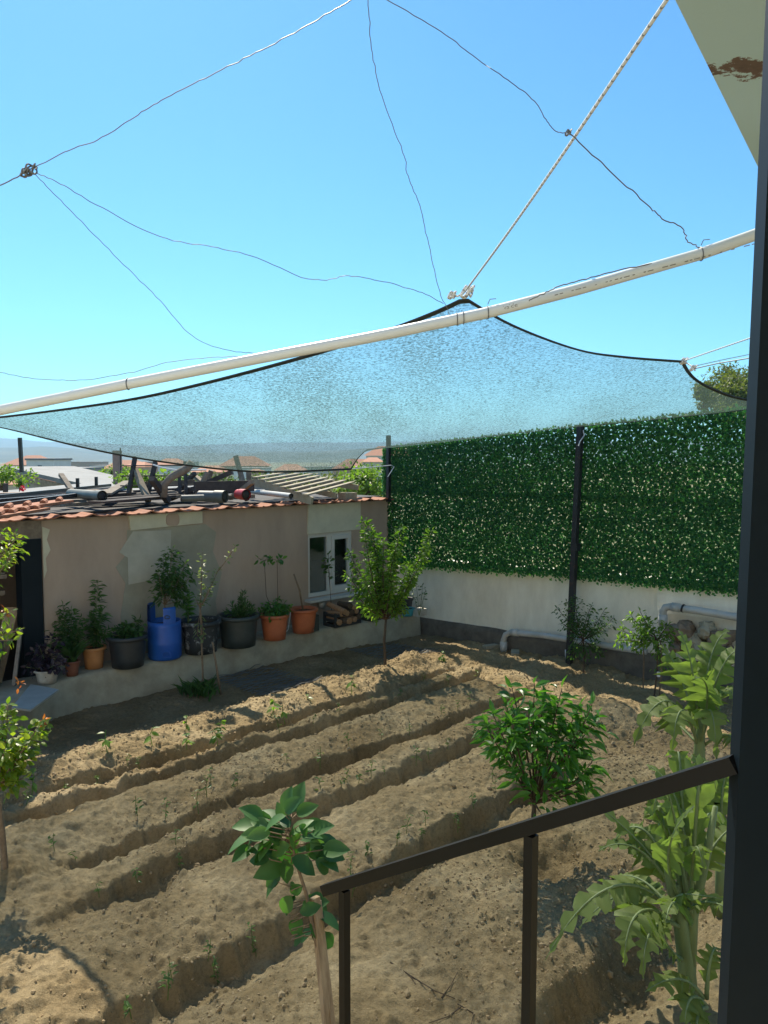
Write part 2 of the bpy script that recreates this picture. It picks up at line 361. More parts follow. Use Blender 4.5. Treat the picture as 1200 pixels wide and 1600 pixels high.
def bez(a, b, c, n=10):
    return [a * (1 - t) ** 2 + b * 2 * t * (1 - t) + c * t * t for t in [i / n for i in range(n + 1)]]
def rv(s=1.0): return Vector(RNG.normal(0, s, 3))
def shoots(bm, lm, fork, tips, r0, n, L, Wd, tpl, spread=.05, t0=.2, droop=.3, bend=.1, along=.5, Lj=.3, rend=.003, up=.8):
    """branches from fork to each tip with leaves spread along them"""
    P = []; Dd = []; N = []; LL = []
    for tp in tips:
        f = Vector(fork); tp = Vector(tp); d = tp - f
        mid = f + d * .5 + Vector((0, 0, -.25 * bend * d.length)) + rv(bend * .25 * d.length)
        pts = bez(f, mid, tp, 8)
        bm.tube(pts, [r0 + (rend - r0) * i / 8 for i in range(9)], 6)
        k = max(3, int(n * d.length))
        for _ in range(k):
            t = t0 + (1 - t0) * RNG.random() ** .85; i = min(7, int(t * 8)); p = pts[i].lerp(pts[i + 1], t * 8 - i)
            T = (pts[i + 1] - pts[i]).normalized(); out = rv(); out -= T * out.dot(T); out.normalize()
            p = p + out * abs(RNG.normal(0, spread)); dd = (out + T * along + Vector((0, 0, -droop)) + rv(.25)).normalized()
            P.append(p); Dd.append(dd); nn = Vector((0, 0, up)) + rv(.45); N.append(nn); LL.append(L * (1 + Lj * RNG.uniform(-1, 1)))
        P.append(tp); Dd.append(d.normalized() + rv(.3)); N.append(rv(1) + Vector((0, 0, .5))); LL.append(L)
    LL = np.array(LL); lm.leaves(P, Dd, N, LL, LL * Wd, tpl)
def cloud(lm, c, rad, n, L, Wd, tpl, droop=.2, shell=.55):
    c = np.array(c); d = RNG.normal(0, 1, (n, 3)); d /= np.linalg.norm(d, axis=1, keepdims=True)
    r = (shell + (1 - shell) * RNG.random(n))[:, None]; P = c + d * r * np.array(rad)
    Dd = d * .6 + RNG.normal(0, .5, (n, 3)) + np.array((0, 0, -droop)); N = d * .6 + RNG.normal(0, .4, (n, 3)) + np.array((0, 0, .6))
    LL = L * RNG.uniform(.65, 1.3, n); lm.leaves(P, Dd, N, LL, LL * Wd, tpl)

# ------------------------------------------------------------------ SETTING: terrain, hills, garden soil
FUR = [(-6.87, .06, .11, .15, 1.5, 8.6), (-6.50, .07, .14, .21, 1.5, 8.7), (-5.53, .07, .17, .21, 1.8, 8.4), (-4.93, .06, .15, .18, 1.5, 8.0),
       (-3.86, .07, .22, .21, .2, 7.0), (-2.08, .18, .22, .27, .5, 5.6)]
FUR_W = []
def sstep(x, a, b):
    t = np.clip((x - a) / (b - a), 0, 1); return t * t * (3 - 2 * t)
PITS = [(*toUV(G(852, 1345)), .20, .22), (*toUV(G(895, 1325)), .12, .10), (*toUV(G(240, 1385)), .14, .13), (*toUV(G(30, 1365)), .22, -.12), (*toUV(G(940, 1120)), .5, -.16),
        (*toUV(G(1000, 1230)), .6, -.12), (*toUV(G(880, 1150)), .35, .08), (*toUV(G(1060, 1300)), .5, -.10), (*toUV(G(150, 1320)), .35, .10), (*toUV(G(60, 1420)), .4, .08),
        (*toUV(G(640, 1040)), .22, -.12), (*toUV(G(740, 1030)), .30, -.10), (*toUV(G(420, 1290)), .3, .05), (*toUV(G(20, 1560)), .5, -.07)]
def soil_h(u, v, fine=True):
    h = .045 * fbm(u * .55, v * .55, 3, 1)
    for i, (uc, wl, wr, dp, v0, v1) in enumerate(FUR):
        x = u - (uc + .055 * fbm(v * .9, v * 0 + i * 3.3, 3, 5 + i)) - .012 * (v - 5) * (1 if i < 4 else -2)
        x = x + .05 * fbm(v * 3.1, u * 2.0, 3, 9) + .045 * fbm(v * 9, u * 5, 3, 12)
        wl = wl * (.75 + .5 * vnoise(v * 2.3, v * 0 + i, 23))
        d = dp * (.55 + .7 * vnoise(v * .8, v * 0 + i, 20) + .5 * vnoise(v * 3.7, v * 0 + i, 21) - .2) * sstep(v, v0, v0 + 1.1) * (1 - sstep(v, v1 - .6, v1))
        h = h + .05 * np.exp(-(x / .26) ** 2) * fbm(u * 8, v * 8, 3, 90 + i)
        d = d * .85
        h = h - d * np.where(x < 0, np.exp(-(np.abs(x) / wl) ** 4), np.exp(-(np.abs(x) / wr) ** 1.9))
    r1 = np.exp(-(np.abs(u + 7.3) / .28) ** 2.2) * sstep(v, 1.0, 2.2) * (1 - sstep(v, 8.0, 9.0))
    h = h + .08 * r1 * (.7 + .7 * vnoise(v * 1.3, v * 0, 31)) + .06 * np.exp(-(np.abs(u + 6.02) / .3) ** 2) + .06 * np.exp(-(np.abs(u + 5.2) / .2) ** 2) \
        + .05 * np.exp(-(np.abs(u + 4.4) / .35) ** 2) + .05 * np.exp(-(np.abs(u + 3.0) / .5) ** 2)
    h = h - .05 * (1 - sstep(u, -8.0, -7.6))
    for pu, pv, r, dp in PITS: h = h - dp * np.exp(-(((u - pu) ** 2 + (v - pv) ** 2) / r ** 2) ** 1.3)
    rough = .7 + .3 * sstep(u, -8.0, -7.5)
    h = h + rough * (.050 * fbm(u * 2.0, v * 2.0, 3, 40) + .030 * np.maximum(fbm(u * 7, v * 7, 3, 50), -.25))
    if fine: h = h + rough * (.024 * fbm(u * 22, v * 22, 3, 60) + .065 * np.clip(fbm(u * 14, v * 14, 3, 70) - .18, 0, 1) + .03 * np.clip(fbm(u * 6, v * 6, 3, 75) - .25, 0, 1))
    return h
def HS(p):
    u, v = toUV(p); return float(soil_h(np.array([u]), np.array([v]))[0])
def Z_at(x, y, z):
    a, b, d = ray(x, y); t_ = (z - CH) / d; return Vector((a * t_, b * t_, z))
def GS(x, y):                            # pixel to the soil surface
    p = G(x, y)
    for _ in range(4): p = G(x, y, HS(p))
    return p
uu = np.arange(-8.95, .6, .0155); vv = np.arange(-1.2, 9.72, .0155)
U_, V_ = np.meshgrid(uu, vv, indexing='ij'); Hh = soil_h(U_, V_)
A = np.stack([(U_ + V_) * K, (V_ - U_) * K, Hh], -1)
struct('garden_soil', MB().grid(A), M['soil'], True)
def ico():
    t = (1 + 5 ** .5) / 2; v = np.array([(-1, t, 0), (1, t, 0), (-1, -t, 0), (1, -t, 0), (0, -1, t), (0, 1, t), (0, -1, -t), (0, 1, -t), (t, 0, -1), (t, 0, 1), (-t, 0, -1), (-t, 0, 1)], float)
    v /= np.linalg.norm(v[0])
    f = [(0, 11, 5), (0, 5, 1), (0, 1, 7), (0, 7, 10), (0, 10, 11), (1, 5, 9), (5, 11, 4), (11, 10, 2), (10, 7, 6), (7, 1, 8), (3, 9, 4), (3, 4, 2), (3, 2, 6), (3, 6, 8), (3, 8, 9), (4, 9, 5), (2, 4, 11), (6, 2, 10), (8, 6, 7), (9, 8, 1)]
    return v, np.array(f)
iv, fi = ico()
n = 60000
cu = RNG.uniform(-7.9, -.6, n); cv = RNG.uniform(.3, 9.3, n)
keep = vnoise(cu * 1.1, cv * 1.1, 80) + RNG.uniform(-.25, .25, n) > .42; cu, cv = cu[keep], cv[keep]; n = len(cu)
rs = np.clip(RNG.lognormal(math.log(.0055), .5, n), .003, .026); ch = soil_h(cu, cv)
cen = np.stack([(cu + cv) * K, (cv - cu) * K, ch + rs * .25], -1)
X = cen[:, None, :] + iv[None] * rs[:, None, None] * RNG.uniform(.65, 1.25, (n, 12, 1)) * RNG.uniform(.7, 1.2, (n, 1, 3))
cl = MB(); cl.addarr(X.reshape(-1, 3), (fi[None] + (np.arange(n) * 12)[:, None, None]).reshape(-1, 3))
tag(struct('soil_clods', cl, M['clod'], False, 'stuff'), 'loose crumbs of dry brown soil scattered over the beds', 'soil')

# far ground: one sheet out to the horizon, dropping behind the shed and rising behind the white wall
th = np.linspace(0, 2 * math.pi, 181); rr = np.concatenate([np.linspace(0, 30, 16), np.geomspace(36, 9000, 40)])
R_, T_ = np.meshgrid(rr, th, indexing='ij'); X_ = 2 + R_ * np.sin(T_); Y_ = 6 + R_ * np.cos(T_)
u_ = (X_ - Y_) * K; v_ = (X_ + Y_) * K
dl = np.maximum(np.maximum(-u_ - 11.5, 0), 0); drp = -.55 - 3.2 * sstep(dl, 1, 25) - 7 * sstep(dl, 25, 220)
rise = 5.2 * sstep(X_ - .18 * Y_, 4, 34) * sstep(v_, 10.5, 42) * (1 - sstep(R_, 150, 900))
Z_ = drp + rise + np.where(R_ > 40, 1.2 * fbm(X_ * .02, Y_ * .02, 3, 4), 0)
M['land'] = pm('dry_land', (.24, .20, .11), (.09, .12, .045), .09, .95, 0, lo=.42, hi=.58)
struct('ground', MB().grid(np.stack([X_, Y_, Z_], -1)), M['land'], True)
def ridge(name, dist, prof, seed, m):
    xs = np.linspace(-900, 1900, 140); ys = np.interp(xs, [p[0] for p in prof], [p[1] for p in prof]) + 2.2 * fbm(xs * .02, xs * 0, 4, seed)
    rows = []
    for k, (dd, hh) in enumerate([(0.55, 0), (.75, .35), (.9, .8), (1, 1), (1.15, .6)]):
        row = []
        for x, y in zip(xs, ys):
            p = D(x, y, dist); z = -14 + (p.z + 14) * hh * (1 + (.25 * float(fbm(x * .03, k * 3.1, 3, seed + 3)) if hh < 1 else 0)); row.append((p.x * dd, dist * dd, z))
        rows.append(row)
    struct(name, MB().grid(np.array(rows)), m, True)
M['hill'] = pm('hill_scrub', (.045, .065, .05), (.09, .10, .07), .004, .95, 0)
ridge('hills', 5200, [(-900, 675), (-120, 672), (-30, 683), (20, 686), (70, 690), (140, 692), (260, 697), (420, 692), (620, 690), (900, 690), (1900, 685)], 3, M['hill'])
ridge('hills', 2600, [(-900, 700), (-60, 702), (20, 699), (60, 697), (110, 700), (170, 706), (300, 708), (500, 705), (620, 698), (1000, 690), (1900, 690)], 8, M['hill'])

# ------------------------------------------------------------------ SHED
SU = -9.5
shed = thing('shed', 'low pink rendered shed with terracotta tile eave and white window', 'shed', UV(SU, 6.6, .0))
w = MB()
def wallpiece(mb, v0, v1, z0, z1): mb.ubox(SU - .2, SU, v0, v1, z0, z1)
wallpiece(w, 3.62, 7.78, -.3, 2.22); wallpiece(w, 8.74, 9.62, -.3, 2.22); wallpiece(w, 7.78, 8.74, -.3, .72); wallpiece(w, 7.78, 8.74, 1.74, 2.22)
w.ubox(-13.3, -13.1, .5, 9.62, -.3, 2.4); w.ubox(-13.1, SU - .2, 9.42, 9.62, -.3, 2.22)
w.ubox(-13.1, SU - .2, .5, .7, -.3, 2.22)
part('wall', w, M['render'], shed)
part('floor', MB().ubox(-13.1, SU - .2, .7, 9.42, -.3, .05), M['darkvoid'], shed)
part('lintel_beam', MB().ubox(SU - .18, SU + .01, .7, 3.62, 2.0, 2.22), M['greywood'], shed)
part('door_post', MB().ubox(SU - .16, SU + .03, 3.36, 3.60, .05, 2.0), M['frame_black'], shed)
# patches and panels on the facade: irregular sheets standing a few millimetres proud
def patch(name, pts, du, m, label=None):
    nn = len(pts); V = [UV(SU + du, v, z) for v, z in pts] + [UV(SU - .01, v, z) for v, z in pts]
    mb = MB().add(V, [tuple(range(nn))] + [(i, i + nn, (i + 1) % nn + nn, (i + 1) % nn) for i in range(nn)])
    return part(name, mb, m, shed, label=label)
patch('cement_patch', [(4.62, .36), (6.12, .36), (6.05, .9), (6.16, 1.3), (6.02, 1.62), (6.08, 1.9), (5.9, 2.03), (4.72, 2.03), (4.7, 1.7), (4.55, 1.55), (4.68, 1.32), (4.6, .9)], .005, M['cement'], 'grey bare cement patch')
patch('cement_patch', [(4.72, 1.30), (5.32, 1.34), (5.36, 1.98), (4.80, 2.00), (4.60, 1.74), (4.72, 1.66)], .008, M['palecement'], 'paler square cement patch')
patch('vent_panel', [(4.76, 2.02), (5.84, 2.05), (5.84, 2.215), (4.74, 2.215)], .03, M['plaster'])
nn = 16; patch('oval_vent', [(5.37 + .10 * math.copysign(abs(math.cos(a)) ** .6, math.cos(a)), 2.125 + .085 * math.copysign(abs(math.sin(a)) ** .6, math.sin(a))) for a in [2 * math.pi * k / nn for k in range(nn)]], .042, M['render'])
patch('plaster_panel', [(7.76, 1.745), (8.92, 1.75), (8.92, 2.215), (7.78, 2.215)], .02, M['plaster'], 'white plaster panel over the window')
patch('plaster_edge', [(3.63, 1.5), (3.67, 1.6), (3.66, 1.75), (3.72, 1.85), (3.68, 1.98), (3.72, 2.1), (3.63, 2.14)], .006, M['plaster'])
wf = MB()
for a in ((7.78, 8.74, .72, .78), (7.78, 8.74, 1.68, 1.74), (7.78, 7.83, .78, 1.68), (8.69, 8.74, .78, 1.68), (8.20, 8.28, .78, 1.68)): wf.ubox(SU - .10, SU - .02, a[0], a[1], a[2], a[3])
win = part('window', wf, M['pvcwin'], shed)
sf = MB()
for a in ((8.28, 8.69, .78, .85), (8.28, 8.69, 1.62, 1.68), (8.28, 8.34, .85, 1.62), (8.64, 8.69, .85, 1.62)): sf.ubox(SU - .07, SU + .005, *a)
part('sash', sf, M['pvcwin'], win)
part('pane', MB().ubox(SU - .062, SU - .056, 7.83, 8.20, .78, 1.68), M['glass'], win)
part('pane', MB().ubox(SU - .042, SU - .036, 8.34, 8.64, .85, 1.62), M['glass'], win)
part('sill', MB().ubox(SU, SU + .16, 7.70, 8.90, .66, .70), M['pvcwin'], win)
part('curtain', MB().ubox(SU - .42, SU - .40, 7.6, 8.9, .5, 1.25), M['darkwood'], shed)
# roof: pantile heightfield with a stepped row every 0.36 m
def roofz(u, v):
    q = (v / .40) % 1.0; hump = .030 * np.exp(-((q - .5) / .16) ** 2) + .012 * np.exp(-((q - 0.02) / .05) ** 2)
    d = (SU + .16 - u); row = np.floor(d / .36); fr = d / .36 - row
    return 2.235 + .055 * d + hump + .012 * (1 - fr) + .012 * (vnoise(np.floor(v / .4) * 3.3, row * 2.1, 5) - .5) + .0 * u
dv = np.arange(.4, 9.66, .02); du_ = np.concatenate([[k * .36 + e for e in (0, .12, .24, .355)] for k in range(1)])
Dd, Vv = np.meshgrid(du_, dv, indexing='ij'); jag = .03 * (vnoise(np.floor(Vv / .4) * 2.7, Vv * 0, 9) - .5)
Uu = SU + .16 - Dd + np.where(Dd < .01, jag, 0); Zz = roofz(SU + .16 - Dd - 1e-6, Vv)
top = np.stack([(Uu + Vv) * K, (Vv - Uu) * K, Zz], -1); bot = top.copy(); bot[..., 2] -= .016
rf = MB().grid(top); rf.grid(bot[::-1]); 
rim = np.stack([top[0], bot[0]], 0); rf.grid(rim)
part('roof', rf, M['tile'], shed)
part('roof_deck', MB().ubox(-13.3, SU + .10, .5, 9.60, 2.222, 2.232), M['greywood'], shed)
part('roof_sheet', MB().ubox(-13.3, SU - .17, .5, 9.60, 2.262, 2.285), M['darksheet'], shed)

# ledge along the shed: a long concrete kerb with a wavy front
lv = np.array([9.62, 9.0, 8.2, 7.2, 6.5, 5.7, 5.0, 4.4, 4.0, 3.7, 3.3, 2.9, 2.4, 1.6]); lu = np.array([-8.75, -8.76, -8.85, -8.98, -9.04, -9.0, -8.98, -9.06, -9.12, -9.06, -8.86, -8.62, -8.4, -8.2])
vs = np.linspace(9.62, 1.6, 160); us = np.interp(vs, lv[::-1], lu[::-1]); us = np.convolve(np.pad(us, 5, 'edge'), np.ones(11) / 11, 'valid') + .014 * fbm(vs * 3, vs * 0, 3, 2)
rows = []
for off, z in ((.05, -.3), (.02, .0), (.0, .29), (-.02, .325), (-.06, .335), (None, .335)):
    uq = us + off if off is not None else np.full_like(us, SU + .002)
    rows.append(np.stack([(uq + vs) * K, (vs - uq) * K, z + .006 * fbm(vs * 5, vs * 0 + z * 7, 2, 3)], -1))
single('concrete_ledge', MB().grid(np.array(rows)), M['concrete'], 'long low concrete ledge running along the foot of the pink shed', 'ledge', smooth=True)
lg = lambda x, y: G(x, y, .34)
sl = MB().add([*[G(x, y, .338) for x, y in ((18, 1108), (48, 1072), (92, 1080), (48, 1112))], *[G(x, y, .365) for x, y in ((18, 1105), (48, 1069), (92, 1077), (48, 1109))]],
              [(0, 1, 2, 3), (7, 6, 5, 4), (0, 4, 5, 1), (1, 5, 6, 2), (2, 6, 7, 3), (3, 7, 4, 0)])
single('stone_slab', sl, M['slab'], 'pale blue grey slab lying on the left end of the ledge', 'slab')

# things stored in the dark opening
def board(name, a, b, w_, t_, m, label, cat, grp=None): return single(name, MB().beam(a, b, w_, t_), m, label, cat, grp)
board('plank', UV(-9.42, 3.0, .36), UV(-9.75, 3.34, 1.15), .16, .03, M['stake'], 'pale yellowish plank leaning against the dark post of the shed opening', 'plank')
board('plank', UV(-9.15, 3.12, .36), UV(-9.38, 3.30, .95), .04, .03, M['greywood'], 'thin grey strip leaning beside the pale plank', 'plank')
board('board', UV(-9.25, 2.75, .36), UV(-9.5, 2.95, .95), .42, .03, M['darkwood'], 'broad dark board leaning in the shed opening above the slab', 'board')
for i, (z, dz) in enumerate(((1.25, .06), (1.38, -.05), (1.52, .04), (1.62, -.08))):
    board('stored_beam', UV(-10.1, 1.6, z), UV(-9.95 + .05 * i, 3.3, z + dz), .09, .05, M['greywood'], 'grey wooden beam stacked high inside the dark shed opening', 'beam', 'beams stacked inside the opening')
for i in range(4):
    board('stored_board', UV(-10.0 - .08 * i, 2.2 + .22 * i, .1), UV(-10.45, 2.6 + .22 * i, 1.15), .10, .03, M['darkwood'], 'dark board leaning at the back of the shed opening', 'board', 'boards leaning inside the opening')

# ------------------------------------------------------------------ WHITE WALL, HEDGE, POSTS, PIPES
WV = 9.72
wl = MB(); us_ = np.linspace(-9.75, -.3, 90); tz = 1.27 - .035 * (us_ + 9.5) * -1 + .01 * fbm(us_ * 2, us_ * 0, 2, 6); tz = 1.20 + .035 * (us_ + 9.5)
wallv = WV + .015 * fbm(us_ * 1.3, us_ * 0, 3, 7)
def wg(v_, z_): return np.stack([(us_ + v_) * K, (v_ - us_) * K, np.broadcast_to(z_, us_.shape)], -1)
zb = .20 + .03 * (us_ + 9.5) + .02 * fbm(us_ * 2.5, us_ * 0, 2, 8)
zr = [zb + (tz - zb) * t for t in np.linspace(0, 1, 16)]
wl.grid(np.array([wg(wallv + .012 * fbm(us_ * 2.2, us_ * 0 + k * .5, 3, 9), z) for k, z in enumerate(zr)] + [wg(wallv + .22, tz), wg(wallv + .22, tz * 0 - .3)]))
ww = thing('garden_wall', 'whitewashed garden wall under the artificial hedge', 'wall', UV(WV, -5, 0).xyz * 0 + UV(-5, WV, 0))
part('wall_face', wl, M['whitewash'], ww, True)
part('plinth', MB().grid(np.array([wg(wallv - .05, -.3), wg(wallv - .045, zb * .6), wg(wallv - .03, zb - .01), wg(wallv + .03, zb + .005)])), M['plinth'], ww, True, 'dark bare concrete footing')
rp = MB(); ux = np.linspace(-4.55, -2.6, 40); zx = np.linspace(.95, 1.42, 26); Ug, Zg = np.meshgrid(ux, zx, indexing='ij')
Vg = WV - .05 - .008 * np.sin((Ug * 1.0 + .03 * np.abs(((Zg * 30) % 2) - 1)) * 90) * 0 - .012 * np.abs(np.sin(Zg * 62 + 1.2 * np.sin(Ug * 60)))
rp.grid(np.stack([(Ug + Vg) * K, (Vg - Ug) * K, Zg + .035 * (Ug + 4) * 1.0], -1))
part('ribbed_panel', rp, M['whitewash'], ww, True, 'paler wall panel with chevron ribs')

def hedge(name, zlo, zhi, label, n_per):
    P = []; L_ = -9.62; R_ = -1.2
    uu = np.arange(L_, R_, .0145); 
    pts = []
    rows_ = int((zhi(-6.5) - zlo(-6.5)) / .0125) + 1
    for k in range(rows_):
        u = uu + (.0135 if k % 2 else 0) + RNG.normal(0, .006, len(uu)); t = k / (rows_ - 1)
        z = zlo(u) + (zhi(u) - zlo(u)) * t + RNG.normal(0, .006, len(uu)) + (0 if 0 < k else RNG.normal(-.015, .02, len(uu)))
        sag = .03 * np.sin(u * 2.1) * 1
        pts.append(np.stack([u, WV - .12 + RNG.normal(0, .012, len(uu)) - .02 * fbm(u * 1.2, z * 2, 2, 14), z], -1))
    p = np.concatenate(pts); gap = fbm(p[:, 0] * 3.0, p[:, 2] * 3, 3, 33)
    lat = np.abs(np.sin((p[:, 0] + p[:, 2]) * 3.14159 / .085)) * np.abs(np.sin((p[:, 0] - p[:, 2]) * 3.14159 / .085))
    keep = RNG.random(len(p)) < np.clip(.90 - .16 * gap - .22 * (lat > .7), .3, 1); p = p[keep]; k = len(p)
    W3 = np.stack([(p[:, 0] + p[:, 1]) * K, (p[:, 1] - p[:, 0]) * K, p[:, 2]], -1)
    a = RNG.uniform(0, 2 * math.pi, k); au = np.cos(a); az = np.sin(a) * .9 - .35
    dirv = np.stack([au * K - .35 * K * RNG.random(k), -au * K - .35 * K * RNG.random(k), az], -1)
    nrm = np.array((-K, -K, .25)) + RNG.normal(0, .45, (k, 3))
    lm = MB(); L = .048 * RNG.uniform(.75, 1.25, k); lm.leaves(W3, dirv, nrm, L, L * .68, T_S)
    t = thing(name, label, 'artificial hedge', UV(-5.4, WV - .12, float(zlo(np.array(-5.4)))))
    part('leaves', lm, M['hedge'], t, kind='stuff')
    g = MB()
    for zz in np.arange(.0, 1.0, .14):
        g.tube([UV(u, WV - .10, float(zlo(np.array(u)) * (1 - zz) + zhi(np.array(u)) * zz)) for u in np.linspace(L_, R_, 20)], .004, 4)
    part('mesh_backing', g, M['hedge'], t)
hb = lambda u: 1.14 + .038 * (np.asarray(u) + 9.0) - .012 * np.sin(np.asarray(u) * 1.3)
hs = lambda u: 2.40 + .010 * (np.asarray(u) + 9.0)
hu = lambda u: 2.38 + .010 * (np.asarray(u) + 9.0)
ht = lambda u: 3.15 + .072 * (np.asarray(u) + 9.4)
hedge('artificial_hedge', hb, hs, 'lower roll of dark green artificial hedge hung against the white wall', 1)
hedge('artificial_hedge', hu, ht, 'upper roll of dark green artificial hedge, below the shade net', 1)
fr = MB().beam(UV(-9.6, WV - .02, 2.39), UV(-1.2, WV - .02, 2.45), .04, .05)
single('hedge_rail', fr, M['black'], 'dark steel rails carrying the artificial hedge along the white wall', 'rail')
t = thing('fence_post', 'black steel post with rust marks in front of the green hedge', 'fence post', UV(-5.84, WV - .22, 0))
b0 = PV(889, 1034, WV - .22); b0.z = 0; t1 = PV(907, 664, WV - .22)
part('post_tube', MB().beam(b0, t1, .075, .075, up=(1, -1, 0)), M['rust_post'], t)
mid = PV(899, 855, WV - .22); part('collar', MB().beam(mid - Vector((0, 0, .05)), mid + Vector((0, 0, .05)), .10, .10, up=(1, -1, 0)), M['rust_post'], t)
t = thing('fence_post', 'black post at the corner where hedge and shed meet', 'fence post', UV(-9.4, WV - .22, 0))
part('post_tube', MB().beam(UV(-9.36, WV - .25, 2.2), UV(-9.36, WV - .25, 3.35), .06, .06, up=(1, -1, 0)), M['black'], t)
part('downpipe', MB().tube([UV(-9.42, WV - .10, .3), UV(-9.42, WV - .10, 2.2)], .022, 8), M['pvcgrey'], t)
t = thing('fence_post', 'black post near the right end of the hedge, beside the balcony post', 'fence post', UV(-3.0, WV - .22, 0))
part('post_tube', MB().beam(UV(-2.75, WV - .22, 0), UV(-2.75, WV - .22, 3.62), .075, .075, up=(1, -1, 0)), M['black'], t)
single('tie_string', MB().tube([D(911, 672, 10.7), D(913, 680, 10.68), D(906, 690, 10.66), D(904, 697, 10.66)], .008, 6), M['pvc'], 'white string tied to the top of the middle fence post', 'string')
single('tie_string', MB().tube([D(549, 733, 12.28), D(580, 730, 12.7), D(611, 727, 13.1), D(616, 729, 13.1), D(606, 745, 13.1)], .007, 6), M['pvc'], 'white string stretched from the net corner to the corner post', 'string')

# drain pipes on the wall
pv_ = WV - .16
t = thing('drain_pipe', 'white drain pipe with elbow along the foot of the white wall', 'pipe', G(787, 1020))
e = [PV(787, 1022, pv_), PV(787, 1000, pv_), PV(790, 992, pv_), PV(798, 988, pv_), PV(850, 993, pv_), PV(900, 1001, pv_), PV(960, 1011, pv_), PV(1010, 1018, pv_)]
part('pipe_run', MB().tube(e, .045, 14), M['pvcgrey'], t, True)
for e_ in ((PV(787, 1020, pv_), PV(787, 1003, pv_)), (PV(800, 988, pv_), PV(810, 989, pv_))): part('socket', MB().tube(e_, .056, 14), M['pvcgrey'], t, True)
t = thing('drain_pipe', 'thick grey drain pipe with elbow on the wall at right above the stones', 'pipe', G(1040, 1000))
pv2 = WV - .2
part('pipe_run', MB().tube([PV(1036, 978, pv2), PV(1036, 955, pv2), PV(1040, 949, pv2), PV(1048, 948, pv2), PV(1090, 954, pv2), PV(1150, 964, pv2), PV(1210, 974, pv2)], .048, 14), M['pvcgrey'], t, True)
for e_ in ((PV(1036, 976, pv2), PV(1036, 960, pv2)), (PV(1050, 948, pv2), PV(1062, 950, pv2))): part('socket', MB().tube(e_, .058, 14), M['pvcgrey'], t, True)
part('clamp', MB().tube([PV(1066, 950, pv2), PV(1069, 951, pv2)], .054, 14), M['black'], t)
def rock(c, r, seed, sq=(1, 1, .75)):
    g = np.random.default_rng(seed); mb = MB(); bm_ = []
    th_ = np.linspace(0, math.pi, 9); ph = np.linspace(0, 2 * math.pi, 15); T2, P2 = np.meshgrid(th_, ph, indexing='ij')
    d = np.stack([np.sin(T2) * np.cos(P2), np.sin(T2) * np.sin(P2), np.cos(T2)], -1)
    s = 1 + .75 * fbm(d[..., 0] * 2.3 + seed, d[..., 1] * 1.7 + d[..., 2], 3, seed % 50); s[:, -1] = s[:, 0]
    return mb.grid(d * s[..., None] * r * np.array(sq) + np.array(c))  # lumpy
for i, (x, y, r) in enumerate(((1068, 985, .17), (1085, 1003, .14), (1105, 985, .13), (1128, 1000, .17), (1060, 1010, .13), (1100, 1018, .15), (1140, 1022, .14))):
    single('stone', rock(PV(x, y, WV - .12), r, 20 + i), M['concrete'] if i in (1, 2, 5) else M['stone'],
           'rough stone of the low rubble heap at the right end of the wall', 'stone', 'stones against the wall at right')
for i, (x, y, r) in enumerate(((768, 1012, .07), (805, 1022, .06))):
    mb = MB().box(GS(x, y) + Vector((0, 0, .02)), (.26, .12, .05), .4 + i)
    single('broken_block', mb, M['concrete'], ['broken concrete piece on soil left of the pipe elbow', 'broken concrete piece on soil right of the pipe elbow'][i], 'rubble')
p = GS(889, 1034); single('plastic_cup', MB().lathe([(.05, 0), (.062, .17), (.058, .17), (.048, .02)], p), M['pvc'], 'white plastic tub at the foot of the middle fence post', 'tub', smooth=True)
single('cane', MB().tube([GS(1005, 1075), D(1006, 1030, 9.6), D(1005, 985, 9.7)], .010, 6), M['palebark'], 'thin upright cane stuck in soil near the grey pipe', 'cane')

# ------------------------------------------------------------------ SHADE NET
def poly(pts, n):
    P = np.array([tuple(p) for p in pts]); d = np.r_[0, np.cumsum(np.linalg.norm(np.diff(P, axis=0), axis=1))]
    t = np.linspace(0, d[-1], n); return np.stack([np.interp(t, d, P[:, k]) for k in range(3)], -1)
def crv(px, Y0, Y1, n):                  # smooth curve through pixels with depth running Y0..Y1
    q = np.array(px, float); d = np.r_[0, np.cumsum(np.hypot(*np.diff(q, axis=0).T))]; t = np.linspace(0, 1, 80); d /= d[-1]
    # Catmull-Rom through the pixel points
    out = []
    for s in t:
        i = min(len(q) - 2, max(0, np.searchsorted(d, s) - 1)); f = (s - d[i]) / (d[i + 1] - d[i] + 1e-9)
        p0, p1, p2, p3 = q[max(i - 1, 0)], q[i], q[i + 1], q[min(i + 2, len(q) - 1)]
        c = .5 * ((2 * p1) + (-p0 + p2) * f + (2 * p0 - 5 * p1 + 4 * p2 - p3) * f * f + (-p0 + 3 * p1 - 3 * p2 + p3) * f ** 3)
        # perspective-correct depth
        out.append(D(c[0], c[1], 1 / ((1 - s) / Y0 + s / Y1)))
    return poly(out, n)
NE, NA, NB, NF, NC2, NC = 7.8, 4.6, 6.0, 8.8, 12.8, 12.2
eEA = crv([(-80, 656), (0, 651), (180, 627), (300, 602), (460, 560), (590, 520), (680, 486), (726, 464)], NE, NA, 61)
eAB = crv([(726, 464), (800, 507), (900, 545), (975, 557), (1068, 564)], NA, NB, 41)
eBF = crv([(1068, 564), (1085, 589), (1115, 607), (1160, 622), (1222, 630)], NB, NF, 61)
eCC = crv([(549, 734), (560, 716), (574, 702)], NC, NC2, 13)
eCF = crv([(574, 702), (650, 693), (750, 683), (900, 667), (1000, 658), (1160, 641), (1222, 630)], NC2, NF, 90)
eEC = crv([(-80, 656), (0, 668), (130, 700), (250, 722), (400, 738), (549, 734)], NE, NC, 61)
